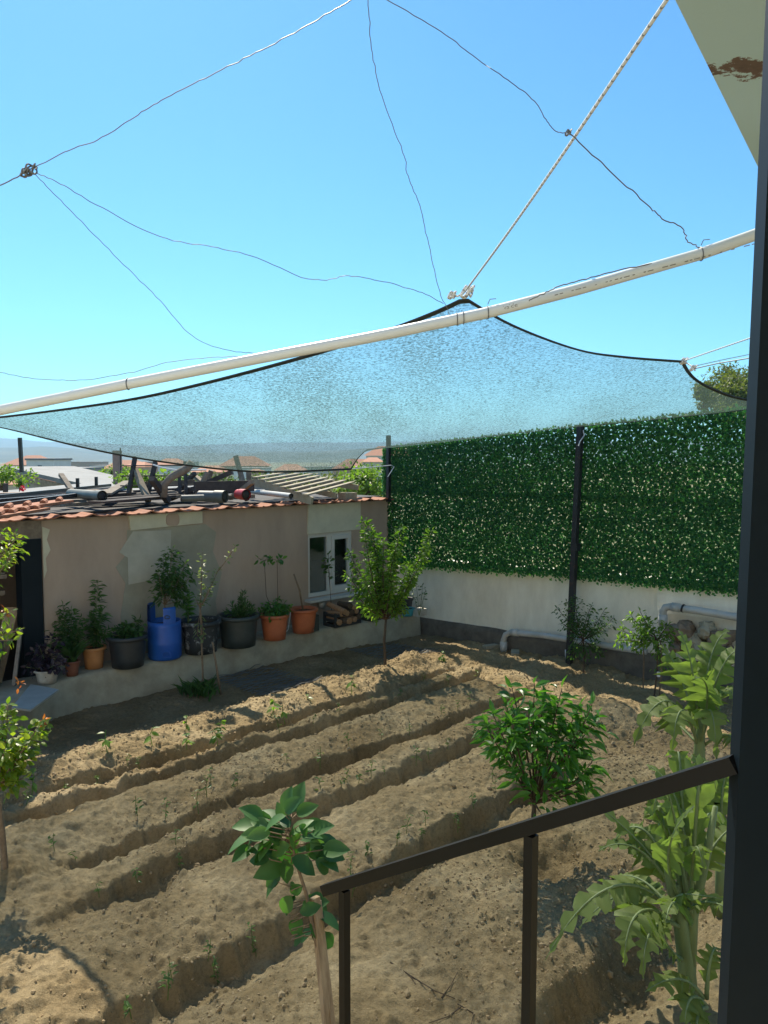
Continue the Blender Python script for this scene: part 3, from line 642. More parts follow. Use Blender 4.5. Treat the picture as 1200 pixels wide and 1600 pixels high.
c0 = np.concatenate([eEA, eAB[1:]]); c1 = np.concatenate([eCC, eCF[1:]]); ns = 101; c0 = poly(c0, ns); c1s = np.concatenate([poly(eCC, 8), poly(eCF, ns - 7)[1:]])
d0 = eEC; d1 = eBF; ntt = 61
S = np.linspace(0, 1, ns)[:, None, None]; Tt = np.linspace(0, 1, ntt)[None, :, None]
g = (1 - Tt) * c0[:, None] + Tt * c1s[:, None] + (1 - S) * d0[None] + S * d1[None] \
    - ((1 - S) * (1 - Tt) * c0[0] + S * (1 - Tt) * c0[-1] + (1 - S) * Tt * c1s[0] + S * Tt * c1s[-1])
for _ in range(220):
    g[1:-1, 1:-1] = .25 * (g[:-2, 1:-1] + g[2:, 1:-1] + g[1:-1, :-2] + g[1:-1, 2:])
ss = np.sin(S * math.pi) * np.sin(Tt * math.pi)
g[..., 2:3] -= .10 * ss
g[..., 2] += .022 * fbm(S[..., 0] * 9 + Tt[..., 0] * 0, Tt[..., 0] * 26 + S[..., 0] * 3, 2, 77) * ss[..., 0]
net = thing('shade_net', 'large blue green shade net stretched above the garden', 'shade net', g[50, 30])
part('net_fabric', MB().grid(g), M['net'], net, True)
hm = MB()
def ribbon(edge, inner, w_):
    e = np.array(edge); nrm = inner - e; nrm /= np.linalg.norm(nrm, axis=1, keepdims=True)
    up = np.array((0, 0, .004)); i_ = e + nrm * w_
    hm.grid(np.stack([e + up, i_ + up, i_ - up, e - up, e + up], 0))
ribbon(g[:, 0], g[:, 3], .045); ribbon(g[:, -1], g[:, -4], .045); ribbon(g[0], g[3], .045); ribbon(g[-1], g[-4], .055)
part('hem', hm, M['hem'], net)
def knot(mb, c, r, R, seed=0):
    gg = np.random.default_rng(seed); pts = [Vector(c) + Vector((R * math.cos(a) * (1 + .3 * math.sin(2.3 * a)), R * .8 * math.sin(1.7 * a), R * math.sin(a * 1.31))) for a in np.linspace(0, 14, 60)]
    mb.tube(pts, r, 6)
Apt = Vector(g[60, 0]); Apt = Vector(eAB[0])
rp_ = MB(); anc = Vector(Z_at(1095, -80, 4.17)); a1 = Vector(Apt) + Vector((0, 0, .03)); dirr = (anc - a1); 
# the rope runs straight from the net corner up to the canopy
tt = 1.0; hook = a1 + dirr * tt
rp_.tube([a1.lerp(hook, k / 20) + Vector((0, 0, -.02 * math.sin(math.pi * k / 20))) for k in range(21)], .0055, 8)
rt = thing('rope', 'white flecked rope from the net corner up to the roof', 'rope', a1)
part('rope_line', rp_, M['rope'], rt, True); kk = MB(); knot(kk, a1 + Vector((.015, 0, .0)), .007, .03, 1); knot(kk, D(706, 461, 4.6), .006, .018, 2)
kk.tube([a1, D(715, 463, 4.6), D(706, 461, 4.6)], .006, 6); part('knot', kk, M['rope'], rt, True)
Bp = Vector(eBF[0])
r2 = MB(); r2.tube([Bp, D(1100, 553, 5.6), D(1170, 529, 5.0), D(1260, 496, 4.4)], .0045, 6); r2.tube([Bp, D(1082, 573, 5.9), D(1085, 576, 5.9)], .006, 6)
t = thing('rope', 'thin pale rope from the right net tip towards the house', 'rope', Bp); part('rope_line', r2, M['rope'], t)
kk = MB(); knot(kk, Bp, .008, .02, 3); part('knot', kk, M['rope'], t)
t = thing('wire', 'dark wire with a twisted end below the thin pale rope', 'wire', D(1085, 576, 5.9))
part('strand', MB().tube([D(1085, 576, 5.88), D(1120, 568, 5.5), D(1168, 560, 5.1), D(1260, 545, 4.4)], .004, 6), M['wire'], t)
kk = MB(); knot(kk, D(1083, 575, 5.88), .005, .02, 4); part('knot', kk, M['rope'], t)
single('wire', MB().tube([D(1090, 571, 14), D(1130, 562, 14), D(1175, 553, 14), D(1300, 530, 14)], .007, 5), M['pvcgrey'], 'faint pale cable against the sky over the hilltop trees', 'wire')

# ------------------------------------------------------------------ OVERHEAD PIPE AND WIRES
pp = [(-620, 752), (-90, 657), (0, 641), (200, 600), (420, 557), (600, 523), (760, 489), (900, 453), (1095, 397), (1185, 365), (1290, 327)]
def pY(x): return 3.12 - .42 * x / 1200
PP = [D(x, y, pY(x)) for x, y in pp]; pw = poly(PP, 60)
op = thing('overhead_pipe', 'long white plastic pipe slung across the sky before the net', 'pipe', PP[5])
part('pipe_tube', MB().tube(pw, .0205, 20), M['pvc'], op, True)
fc = bpy.data.curves.new('pipe_print', 'FONT'); fc.body = 'kalde'; fc.size = .022; fc.align_x = 'CENTER'; fc.align_y = 'CENTER'
fo = bpy.data.objects.new('pipe_print', fc); COL.objects.link(fo); bpy.context.view_layer.update()
tm = bpy.data.meshes.new_from_object(fo.evaluated_get(bpy.context.evaluated_depsgraph_get())); COL.objects.unlink(fo); bpy.data.objects.remove(fo)
cpt = D(797, 479, pY(797)); ax = (D(900, 453, pY(900)) - D(760, 489, pY(760))).normalized(); tov = (Vector((0, 0, CH)) - cpt); tov = (tov - ax * tov.dot(ax)).normalized(); upv = tov.cross(ax)
def onpipe(x, y, r=.0210):
    a = y / r; return cpt + ax * x + (tov * math.cos(a) + upv * math.sin(a)) * r
pr = MB(); tv = [v.co.copy() for v in tm.vertices]; pr.add([onpipe(v.x * 1.15, v.y + .0) for v in tv], [tuple(q.vertices) for q in tm.polygons])
x = .16
for k in range(34):
    w_ = random.choice((.008, .012, .02)); 
    pr.add([onpipe(x, -.002), onpipe(x + w_, -.002), onpipe(x + w_, .00135), onpipe(x, .00135)], [(0, 1, 2, 3)]); x += w_ + random.choice((.006, .01, .03))
part('pipe_print', pr, M['print'], op)
def wire(px, label, Y, r=.002, grp=None, wob=.0):
    pts = []
    q = np.array(px, float); n = len(q)
    for i in range(n - 1):
        p0, p1, p2, p3 = q[max(i - 1, 0)], q[i], q[i + 1], q[min(i + 2, n - 1)]
        m_ = 8
        for k in range(m_ + (i == n - 2)):
            f = k / m_; c = .5 * ((2 * p1) + (-p0 + p2) * f + (2 * p0 - 5 * p1 + 4 * p2 - p3) * f * f + (-p0 + 3 * p1 - 3 * p2 + p3) * f ** 3)
            c = c + RNG.normal(0, wob, 2); pts.append(D(c[0], c[1], Y(c[0], c[1])))
    return pts
yw = lambda x, y: (2.35 if y < 0 else 2.35 + .75 * min(1, y / 520)) if x < 760 else 2.25 + .5 * min(1, max(0, y) / 395)
def addwire(px, label, r=.0022, wob=.5, fY=yw, cat='wire'):
    single('wire', MB().tube(wire(px, label, fY, r, None, wob), r, 6), M['wire'], label, cat)
addwire([(-60, 316), (0, 289), (47, 266)], 'short dark wire leaving the left edge to the twisted knot', .0022)
t = thing('wire', 'thick dark wire rising from the twisted knot at left towards the top', 'wire', D(47, 265, yw(47, 265)))
part('strand', MB().tube(wire([(47, 266), (100, 238), (160, 215), (210, 183), (260, 153), (330, 117), (400, 82), (480, 40), (550, 0), (620, -36)], '', yw, .0016, None, .6), .0016, 6), M['wire'], t)
kk = MB(); knot(kk, D(48, 265, yw(47, 265)), .003, .016, 5); knot(kk, D(40, 270, yw(47, 265)), .003, .012, 6); part('knot', kk, M['wire'], t)
addwire([(52, 270), (90, 308), (140, 360), (200, 420), (250, 470), (300, 525), (350, 546), (400, 552), (428, 549)], 'dark wire from the left knot falling steeply to the white pipe', .00135)
addwire([(56, 270), (100, 290), (150, 320), (250, 370), (330, 385), (400, 402), (470, 433), (510, 437), (545, 431), (600, 440), (660, 458), (693, 474)], 'long wavy dark wire from the left knot to below the net peak', .00135)
addwire([(574, -30), (575, 10), (582, 85), (600, 160), (632, 245), (636, 270), (655, 320), (672, 390), (685, 450), (700, 485), (706, 503), (716, 508)], 'dark wire hanging from the top centre down to the net peak', .00135)
addwire([(560, -25), (605, 0), (690, 50), (745, 92), (800, 130), (835, 158), (855, 190), (870, 206), (888, 207)], 'dark wire from the top centre to the crossing with the rope', .00135)
addwire([(888, 207), (940, 255), (1000, 310), (1035, 342), (1065, 355), (1075, 375), (1092, 388), (1097, 405)], 'kinked dark wire from the rope crossing down to the white pipe', .0021, 1.2)
addwire([(-60, 568), (0, 582), (60, 592), (125, 594), (200, 583), (270, 565), (340, 558), (395, 557)], 'sagging dark wire at the left above the white pipe', .00135)
addwire([(826, 470), (850, 458), (880, 445), (930, 432), (985, 418), (1060, 405), (1085, 400)], 'dark wire lying along the white pipe at right', .0022)
for x, lab in ((200, 'wire loop around the white pipe at the left'), (714, 'wire loop around the pipe under the net peak'), (724, 'second wire loop beside the one under the net peak'), (762, 'wire loop around the pipe left of the black print'), (1095, 'wire loop around the pipe at its right end')):
    i = int(np.argmin(np.abs(np.array([600 + F * p[0] / p[1] for p in pw]) - x))); c = Vector(pw[i]); a_ = Vector(pw[min(i + 1, 59)] - pw[i - 1]).normalized(); c = D(x, np.interp(x, [q[0] for q in pp], [q[1] for q in pp]), pY(x))
    e1 = a_.orthogonal().normalized(); e2 = a_.cross(e1)
    mb = MB(); mb.tube([c + (e1 * math.cos(b) + e2 * math.sin(b)) * .0226 + a_ * .004 * math.sin(b) for b in np.linspace(0, 6.5, 30)], .0018, 6)
    if x in (762, 1095): mb.tube([c + Vector((0, 0, .03)), c + Vector((.008, 0, .048)), c + Vector((.03, 0, .05))], .0016, 5)
    single('wire_loop', mb, M['wire'], lab, 'wire loop')
t = thing('wire', 'small twist of wire where the hanging wire meets the rope', 'wire', D(888, 207, 2.4)); kk = MB(); knot(kk, D(888, 207, yw(888, 207)), .002, .008, 9); part('knot', kk, M['wire'], t)

# ------------------------------------------------------------------ HOUSE CANOPY, BALCONY POST, RAILING, STAIR
CZ = 4.2
e0 = G(1055, 0, CZ) if False else None
c_a = Z_at(1055, 0, CZ); c_b = Z_at(1178, 248, CZ); ed = (c_b - c_a).normalized(); nrm_ = Vector((ed.y, -ed.x, 0))
q0 = c_a - ed * 2.6; q1 = c_b + ed * 1.2
cv_ = [q0, q1, q1 + nrm_ * 3.2, q0 + nrm_ * 3.2]
SOFF_BAND = Z_at(1150, 105, CZ).y
can = thing('roof_canopy', 'pale green grey canopy underside with a patch of peeled paint', 'canopy', q0)
cm = MB().add(cv_ + [p + Vector((0, 0, .18)) for p in cv_], [(0, 1, 2, 3), (7, 6, 5, 4), (0, 4, 5, 1), (1, 5, 6, 2), (2, 6, 7, 3), (3, 7, 4, 0)])
SOFF_BAND -= q0.y
part('slab', cm, soffit_mat(), can)
hk = MB(); knot(hk, hook - Vector((0, 0, .02)), .006, .02, 12); part('hook', hk, M['wire'], can)
pL = D(1139, 1195, 1.13); pxl = pL.x
post = thing('balcony_post', 'dark navy painted steel post filling the right edge', 'post', (pxl + .05, 1.12, 1.4))
part('post_tube', MB().beam((pxl + .036, 1.115, 1.4), (pxl + .073, 1.115, CZ), .03, .10, up=(1, 0, 0)), M['frame_black'], post)
part('base_plate', MB().box((pxl + .05, 1.115, 1.405), (.18, .18, .012)), M['frame_black'], post)
ra = D(508, 1390, 1.80); rb = D(1150, 1193, 1.112)
dr = rb - ra
rl = thing('stair_railing', 'dark bronze steel stair handrail sloping down to the left', 'railing', (ra.x, ra.y, 1.0))
part('handrail', MB().beam(ra, rb, .024, .025), M['rail'], rl)
dr = (rb - ra)
def on(px):                              # point of the rail above this pixel column
    lo, hi = 0, 1
    for _ in range(40):
        m_ = (lo + hi) / 2; p = ra + dr * m_; 
        if 600 + F * p.x / (p.y * cP - (p.z - CH) * sP) < px: lo = m_
        else: hi = m_
    return ra + dr * lo
slope = dr.z / math.hypot(dr.x, dr.y); ang = math.atan2(dr.y, dr.x)
for px in (538, 830):
    p = on(px); z0 = p.z - .92
    part('baluster', MB().box((p.x, p.y, (z0 + p.z - .016) / 2), (.0195, .0195, p.z - .016 - z0), ang), M['rail'], rl)
hs_ = thing('house', 'pale plastered house wall behind the stair landing', 'house', (0, -1.4, 0))
M['house'] = pm('house_plaster', (.76, .70, .60), (.70, .64, .55), 2, .9, .2)
part('wall', MB().box((0, -1.6, 3.4), (13, .4, 8.0)), M['house'], hs_)
part('door', MB().box((.1, -1.385, 2.45), (.95, .05, 2.1)), M['frame_black'], hs_)
st = thing('staircase', 'concrete stair and landing below the handrail', 'stairs', (0, 0, 0))
dh = Vector((dr.x, dr.y, 0)).normalized(); sd_ = Vector((-dh.y, dh.x, 0)); sd_ = sd_ if sd_.dot(-Vector((ra.x, ra.y, 0))) > 0 else -sd_
lan0 = Vector((rb.x, rb.y, 0)) + dh * .05
for k in range(5):
    top_ = 1.4 - .17 * (k + 1); c = lan0 - dh * (.28 * (k + .5)) + sd_ * .5
    part('step', MB().box((c.x, c.y, (top_ - .4) / 2), (.28, 1.1, top_ + .4), ang), M['concrete'], st)
c = lan0 + dh * 1.0 + sd_ * .5; part('landing', MB().box((c.x, c.y, .5), (2.0, 1.1, 1.8), ang), M['concrete'], st)

# ------------------------------------------------------------------ POTS ON THE LEDGE
def pot(name, label, x, y, r, h, m, rim=.02, taper=.78, group=None, soil=True, z=.337):
    p = G(x, y, z); t = thing(name, label, 'plant pot', p, group)
    pr_ = [(r * taper, 0), (r * (taper + .3 * (1 - taper)), h * .3), (r * .985, h * .86), (r * .985, h * .87), (r + rim, h * .875), (r + rim, h), (r - .012, h), (r - .02, h * .9), (r * .9, h * .84)]
    part('pot_body', MB().lathe(pr_, p, 32), m, t, True)
    if soil: part('potting_soil', MB().lathe([(r * .93, h * .86), (r * .5, h * .885), (.01, h * .89)], p, 20, False), M['compost'], t, True)
    return p, h
def plant(name, label, cat, base, lm, leafm, bm=None, barkm=None, lp='foliage', bp='stem'):
    t = thing(name, label, cat, base)
    if bm and bm.V: part(bp, bm, barkm or M['greenstem'], t, True)
    part(lp, lm, leafm, t); return t
pxm = lambda p: p.y / F                   # metres per photo pixel at a point
p, h = pot('plant_pot', 'dirty white low pot at the left end of the ledge', 74, 1066, .13, .16, M['whitepot'])
b, l = MB(), MB(); top = p + Vector((0, 0, h))
shoots(b, l, top, [top + Vector((dx, dy, dz)) for dx, dy, dz in ((-.15, 0, .22), (.05, .05, .38), (.17, -.03, .2), (-.05, -.08, .3), (.12, .06, .32), (.25, -.05, .05), (-.2, -.1, .05), (.0, -.15, .12), (.15, -.14, .08))], .006, 150, .06, .6, T_OV, .04, .1)
plant('potted_plant', 'dark purple leaved plant in the dirty white pot', 'plant', top, l, M['purple'], b)
p, h = pot('plant_pot', 'small brown pot beside the dirty white pot', 113, 1055, .085, .18, M['brownpot'], .012)
l = MB(); top = p + Vector((0, 0, h - .02)); n = 46; a = RNG.uniform(0, 6.28, n); s = RNG.uniform(.15, .7, n)
l.leaves(np.array(top) + RNG.normal(0, .025, (n, 3)) * (1, 1, 0), np.stack([np.cos(a) * s, np.sin(a) * s, np.ones(n)], -1), np.stack([-np.cos(a), -np.sin(a), s], -1), RNG.uniform(.2, .38, n), .022, T_BLADE)
plant('aloe', 'spiky green aloe in the small brown pot', 'plant', top, l, M['fine'])
b, l = MB(), MB(); f0 = top + Vector((-.04, .08, 0))
shoots(b, l, f0, [D(x, y, p.y + .1) for x, y in ((98, 945), (112, 952), (90, 962), (125, 965), (103, 975), (120, 985), (88, 985))], .004, 200, .07, .3, T_LAN, .03, .2, .4)
plant('potted_plant', 'feathery light green plant rising behind the aloe', 'plant', f0, l, M['fine'], b)
p, h = pot('plant_pot', 'ochre terracotta pot with raised rim left of the black tub', 147, 1043, .135, .27, M['ochre'], .02)
b, l = MB(), MB(); top = p + Vector((0, 0, h - .03))
shoots(b, l, top, [D(153, 908, p.y), D(160, 955, p.y - .05), D(140, 965, p.y), D(168, 985, p.y)], .006, 150, .10, .26, T_LAN, .015, .1, .3)
plant('lily', 'tall narrow leafy stem growing in the ochre pot', 'plant', top, l, M['fine'], b)
p, h = pot('plant_pot', 'black tub left of the blue barrel', 200, 1040, .23, .40, M['blackpot'], .02, .84)
b, l = MB(), MB(); top = p + Vector((0, 0, h - .05))
shoots(b, l, top, [top + Vector((x, y, z)) for x, y, z in ((.1, 0, .16), (-.1, 0, .12), (.02, -.05, .2), (.18, -.05, .1), (-.05, .1, .14), (.12, .1, .22), (-.15, -.08, .07))], .005, 190, .08, .45, T_OV, .04, .1)
plant('potted_plant', 'low leafy herb in the black tub beside the blue barrel', 'plant', top, l, M['fine'], b)
# blue barrel, cut open with two lugs left standing
p = G(258, 1027, .337); t = thing('blue_barrel', 'bright blue plastic barrel cut open with upright lugs', 'barrel', p); r, h = .215, .50
part('barrel_body', MB().lathe([(r * .93, 0), (r, .03), (r, .2), (r * 1.015, .215), (r, .23), (r, .40), (r * .98, .43), (r, h), (r - .012, h), (r - .015, .4)], p, 36), M['blue'], t, True)
for a0, a1_, zt in ((2.5, 3.5, h + .22), (-1.35, -.55, h + .2)):
    aa = np.linspace(a0, a1_, 10); lug = MB()
    lug.grid(np.array([[p + Vector((rr_ * math.cos(a), rr_ * math.sin(a), z)) for a in aa] for rr_, z in ((r, h - .02), (r, zt - .03), (r - .006, zt), (r - .02, zt), (r - .028, zt - .03), (r - .028, h - .02))])); part('lug', lug, M['blue'], t, True)
part('potting_soil', MB().lathe([(r * .95, h * .86), (r * .5, h * .88), (.01, h * .89)], p, 20, False), M['compost'], t, True)
hb_ = MB(); hc = p + Vector((.09, -.205, .075)); hb_.tube([hc + Vector((.05 * math.cos(a), -.015, .055 * max(-.3, math.sin(a)))) for a in np.linspace(0, 6.28, 24)], .008, 6); part('handle', hb_, M['blue'], t, True)
hr = MB(); hc = p + Vector((.10, -.19, h + .08)); hr.tube([hc + Vector((.035 * math.cos(a), -.02, .022 * math.sin(a))) for a in np.linspace(0, 6.28, 20)], .005, 6); part('ring', hr, M['blackpot'], t)
b, l = MB(), MB(); top = p + Vector((0, 0, h - .05)); fk = D(257, 945, p.y); b.tube([top, top.lerp(fk, .5) + Vector((.015, 0, 0)), fk], [.014, .012, .010], 7)
shoots(b, l, fk, [D(x, y, p.y + dy) for x, y, dy in ((270, 858, 0), (255, 872, .1), (290, 880, -.05), (298, 900, .1), (248, 895, -.1), (285, 915, .05), (252, 920, .0), (275, 890, -.15), (262, 900, .15), (246, 935, -.05), (290, 935, 0))], .007, 210, .07, .36, T_LAN, .06, .3, .35)
plant('bay_shrub', 'round dark green shrub growing in the blue barrel', 'shrub', top, l, M['fine'], b, M['palebark'])
p, h = pot('plant_pot', 'black tub with pale paint splashes right of the blue barrel', 314, 1018, .255, .44, M['splashpot'], .025, .82)
l = MB(); b = MB(); top = p + Vector((-.16, -.02, h - .05)); n = 60; k = RNG.random(n); a = RNG.uniform(0, 6.28, n)
b.tube([top, top + Vector((0, 0, .34))], [.012, .008], 6)
l.leaves(np.array(top) + np.stack([0 * k, 0 * k, .1 + k * .26], -1), np.stack([np.cos(a), np.sin(a), .1 + k * 1.2], -1), np.stack([-np.cos(a) * .5, -np.sin(a) * .5, 1 + 0 * k], -1), RNG.uniform(.09, .14, n), .018, T_BLADE)
plant('oleander', 'dark spiky leaved cutting in the paint splashed tub', 'plant', top, l, M['citrus'], b)
p, h = pot('plant_pot', 'large green black tub left of the orange pots', 373, 1008, .27, .44, M['greenblack'], .03, .86)
b, l = MB(), MB(); top = p + Vector((.03, -.02, h - .05))
shoots(b, l, top, [top + Vector((x, y, z)) for x, y, z in ((0.05, 0, .36), (.0, .05, .27), (.1, .02, .22), (-.12, 0, .2), (.16, .05, .16), (.08, -.1, .18), (-.05, -.1, .14), (.2, -.06, .12), (-.2, -.02, .1))], .004, 300, .06, .2, T_LAN, .02, .1, -.3, .05, 1.0)
plant('rosemary', 'upright rosemary like herb in the large green black tub', 'plant', top, l, M['fine'], b)
p, h = pot('plant_pot', 'bright orange pot with leafy plant and two tall stems', 429, 998, .20, .37, M['terracotta'], .022, .80)
b, l = MB(), MB(); top = p + Vector((0, 0, h - .04))
shoots(b, l, top, [top + Vector((x, y, z)) for x, y, z in ((.15, 0, .2), (-.15, 0, .18), (0, -.12, .2), (.05, .1, .24), (.2, -.08, .1), (-.2, -.08, .08), (-.05, -.18, .1), (.1, -.16, .12), (.22, .05, .15))], .004, 260, .055, .6, T_OV, .04, .1)
b2 = MB()
for (x1, y1), (x2, y2) in (((416, 930), (413, 876)), ((434, 935), (433, 876))):
    tip = D(x2, y2, p.y); bt = D(x1, y1, p.y); b.tube([top, bt, tip], [.006, .005, .004], 6)
    shoots(b, l, tip, [tip + Vector((dx, dy, dz)) for dx, dy, dz in ((.08, 0, .03), (-.09, 0, .04), (0, -.08, .0), (.03, .06, .03))], .003, 40, .08, .6, T_OV, .02, .2, .8)
plant('potted_plant', 'bushy green plant with two tall stems in the orange pot', 'plant', top, l, M['citrus'], b, M['bark'])
p, h = pot('plant_pot', 'second orange pot holding only a leaning stick', 474, 987, .20, .36, M['terracotta'], .022, .80)
single('stick', MB().tube([p + Vector((0, 0, h - .06)), D(468, 922, p.y), D(459, 897, p.y)], [.014, .013, .011], 7), M['palebark'], 'bare pale stick leaning in the second orange pot', 'stick', smooth=True)
single('wire', MB().tube([p + Vector((-.17, -.13, h)), p + Vector((-.19, -.15, h * .6)), p + Vector((-.21, -.16, h * .2)), p + Vector((-.26, -.16, .01))], .006, 6), M['pvc'], 'pale cord hanging down the second orange pot', 'cord')
# firewood crate
p = G(535, 975, .337); t = thing('crate', 'black crate of firewood on the ledge under the window', 'crate', p)
cr = MB(); hw = .26
for z in (.02, .10, .18): 
    for sgn in (-1, 1): cr.box(p + Vector((K * sgn * .13, -K * sgn * .13, z)), (.52, .02, .045), ROT); cr.box(p + Vector((K * sgn * hw, K * sgn * hw, z)), (.02, .26, .045), ROT)
for a_ in (-1, 1):
    for b_ in (-1, 1): cr.box(p + Vector((K * (a_ * .13 + b_ * hw), K * (-a_ * .13 + b_ * hw), .11)), (.03, .03, .22), ROT)
part('crate_slats', cr, M['blackpot'], t)
M['logend'] = pm('cut_log_end', (.36, .22, .12), (.26, .15, .08), 20, .9, .2)
for i, (s_, z, r_) in enumerate(((-.2, .10, .045), (-.1, .08, .05), (0, .1, .055), (.1, .09, .045), (.2, .1, .05), (-.15, .19, .05), (-.04, .2, .042), (.06, .2, .05), (.16, .2, .045), (-.1, .28, .045), (.02, .29, .05), (.1, .28, .035))):
    c = p + Vector((K * s_, K * s_, z)); a = c + Vector((K * .18, -K * .18, 0)) + rv(.015); bq = c - Vector((K * .14, -K * .14, 0)) + rv(.02)
    o = single('log', MB().tube([bq, a], r_, 9), M['logend'] if i % 3 != 1 else M['bark'], 'short firewood log heaped in the black crate', 'log', 'firewood logs in the crate')
p = G(503, 968, .72) if False else PU(503, 948, SU + .1)
single('tin', MB().lathe([(.05, 0), (.055, .1), (.05, .1), (.045, .02)], PU(503, 950, SU + .08)), M['whitepot'], 'small white tin standing on the window sill', 'tin', smooth=True)
for x, y, w_, m, lab in ((490, 985, .12, M['greenblack'], 'dark jar between orange pot and firewood crate'), (580, 968, .24, M['blackpot'], 'black box right of the firewood crate')):
    single('box', MB().box(G(x, y, .337) + Vector((0, 0, .12)), (w_, w_, .24), ROT), m, lab, 'box')
p, h = pot('plant_pot', 'black pot at the far right end of the ledge', 633, 958, .13, .26, M['blackpot'], .015)
p, h = pot('plant_pot', 'turquoise bowl on the ledge by the white wall', 637, 962, .11, .13, M['turq'], .012)
single('box', MB().box(G(655, 962, .337) + Vector((0, 0, .06)), (.2, .16, .12), ROT), M['whitepot'], 'small white planter box at the end of the ledge', 'box')
b, l = MB(), MB(); bb = G(655, 962, .45)
shoots(b, l, bb, [D(x, y, bb.y) for x, y in ((650, 910), (660, 915), (645, 925), (665, 922))], .003, 26, .05, .5, T_OV, .02, .3)
plant('potted_plant', 'thin twiggy plant in the white planter box', 'plant', bb, l, M['fine'], b)

# ------------------------------------------------------------------ TREES AND SHRUBS IN THE GARDEN
def tree(name, label, cat, base, fork, tips, tr, br, leaf, lm_, barkm, **kw):
    t = thing(name, label, cat, base); b, l = MB(), MB()
    mid = base.lerp(fork, .5) + rv(.012); b.tube([base - Vector((0, 0, .08)), base, mid, fork], [tr * 1.15, tr * 1.1, tr * .95, tr * .85], 9)
    shoots(b, l, fork, tips, br, **kw, **leaf)
    part('trunk', b, barkm, t, True); part('crown', l, lm_, t); return t, b, l
b0 = GS(602, 1040); Y0 = b0.y; fk = D(603, 968, Y0)
tips = [D(x, y, Y0 + dy) for x, y, dy in ((566, 812, .05), (570, 830, -.15), (627, 822, .1), (622, 845, -.1), (676, 828, -.05), (670, 850, .1), (590, 838, .2), (583, 828, -.05), (600, 845, -.25), (545, 862, .1), (541, 895, -.1), (548, 915, -.2), (570, 900, -.3), (615, 900, -.3), (640, 880, .2), (650, 890, -.1), (580, 880, .3), (600, 900, .3), (630, 930, .25), (565, 945, .1), (635, 950, -.1), (612, 860, .0), (588, 905, .0))]
tree('plum_tree', 'young plum tree with upright leafy shoots near the shed window', 'tree', b0, fk, tips, .02, .012, dict(L=.068, Wd=.5, tpl=T_LAN), M['plum'], M['bark'], n=160, spread=.032, t0=.2, droop=.25, bend=.25, along=.4)
b, l = MB(), MB(); f0 = D(520, 985, 12.0); shoots(b, l, f0, [D(513, 866, 12.0), D(512, 880, 12.0)], .005, 18, .08, .6, T_OV, .04, .75)
plant('twig', 'dark leafy shoot standing before the window', 'plant', f0, l, M['fine'], b, M['bark'])
b0 = GS(318, 1080); Y0 = b0.y; fk = D(313, 950, Y0)
t, b, l = tree('sapling', 'thin pale leaved sapling in front of the paint splashed tub', 'tree', b0, fk, [D(x, y, Y0 + dy) for x, y, dy in ((316, 862, 0), (341, 890, -.05), (326, 920, .05), (306, 935, 0))], .012, .010, dict(L=.05, Wd=.5, tpl=T_OV), M['pale_leaf'], M['palebark'], n=90, spread=.025, t0=.1, droop=.2, bend=.1)
b, l = MB(), MB(); shoots(b, l, D(338, 895, Y0 - .05), [D(368, 853, Y0 - .1)], .007, 30, .05, .5, T_OV, .015, .5)
part('side_branch', b, M['palebark'], t, True); part('side_leaves', l, M['pale_leaf'], t); b, l = MB(), MB()
shoots(b, l, D(313, 950, Y0), [D(318, 1000, Y0), D(308, 995, Y0 - .05)], .004, 60, .05, .5, T_OV, .03, .2)
part('side_branch', b, M['palebark'], t, True); part('side_leaves', l, M['pale_leaf'], t)
single('stick', MB().tube([GS(345, 1085), D(338, 1040, GS(345, 1085).y), D(332, 1003, GS(345, 1085).y)], [.014, .013, .012], 7), M['palebark'], 'bare pale stick stuck upright in the shaded soil', 'stick', smooth=True)
l = MB(); n = 90; a = RNG.uniform(0, 6.28, n); s = RNG.uniform(.1, .6, n); c = np.array(GS(312, 1085)); 
l.leaves(c + RNG.normal(0, .10, (n, 3)) * (1, 1, 0), np.stack([np.cos(a) * s, np.sin(a) * s, np.ones(n)], -1), np.stack([-np.cos(a), -np.sin(a), s], -1), RNG.uniform(.12, .28, n), .012, T_BLADE)
single('grass_tuft', l, M['fine'], 'tuft of dark grass at the foot of the pale sapling', 'grass')
# left tree
b0 = GS(8, 1358); Y0 = b0.y; fk = D(-6, 1235, Y0)
tt_ = [(60, 1135, -.1), (72, 1128, .0), (45, 1140, .1), (20, 1150, -.15), (30, 1165, .15), (12, 1100, .1), (15, 1200, -.1), (40, 1215, .1), (25, 1225, -.1), (-15, 1130, 0), (-40, 1100, .2), (-60, 1160, -.2), (-30, 1200, .2), (5, 1110, .2), (20, 1185, .1), (8, 1170, -.2)]
t, b, l = tree('apricot_tree', 'yellow green young tree with reddish tips at the left edge', 'tree', b0, fk, [D(x, y, Y0 + dy) for x, y, dy in tt_], .022, .014, dict(L=.055, Wd=.62, tpl=T_OV), M['apricot'], M['palebark'], n=115, spread=.035, t0=.35, droop=.3, bend=.2)
b, l = MB(), MB(); up = D(-53, 1000, Y0)
shoots(b, l, up, [D(x, y, Y0 + dy) for x, y, dy in ((18, 955, 0), (8, 985, .1), (22, 1000, -.1), (0, 1020, 0), (28, 985, .1))], .006, 34, .05, .62, T_OV, .02, .6)
shoots(b, l, D(-60, 960, Y0), [D(x, y, Y0 + dy) for x, y, dy in ((25, 832, 0), (32, 850, .1), (18, 868, -.1), (5, 830, .1), (28, 838, -.1))], .007, 70, .040, .4, T_LAN, .03, .55)
b.tube([fk, D(-35, 1100, Y0), D(-60, 960, Y0)], [.016, .012, .008], 7)
part('side_branch', b, M['palebark'], t, True); part('side_leaves', l, M['apricot'], t)
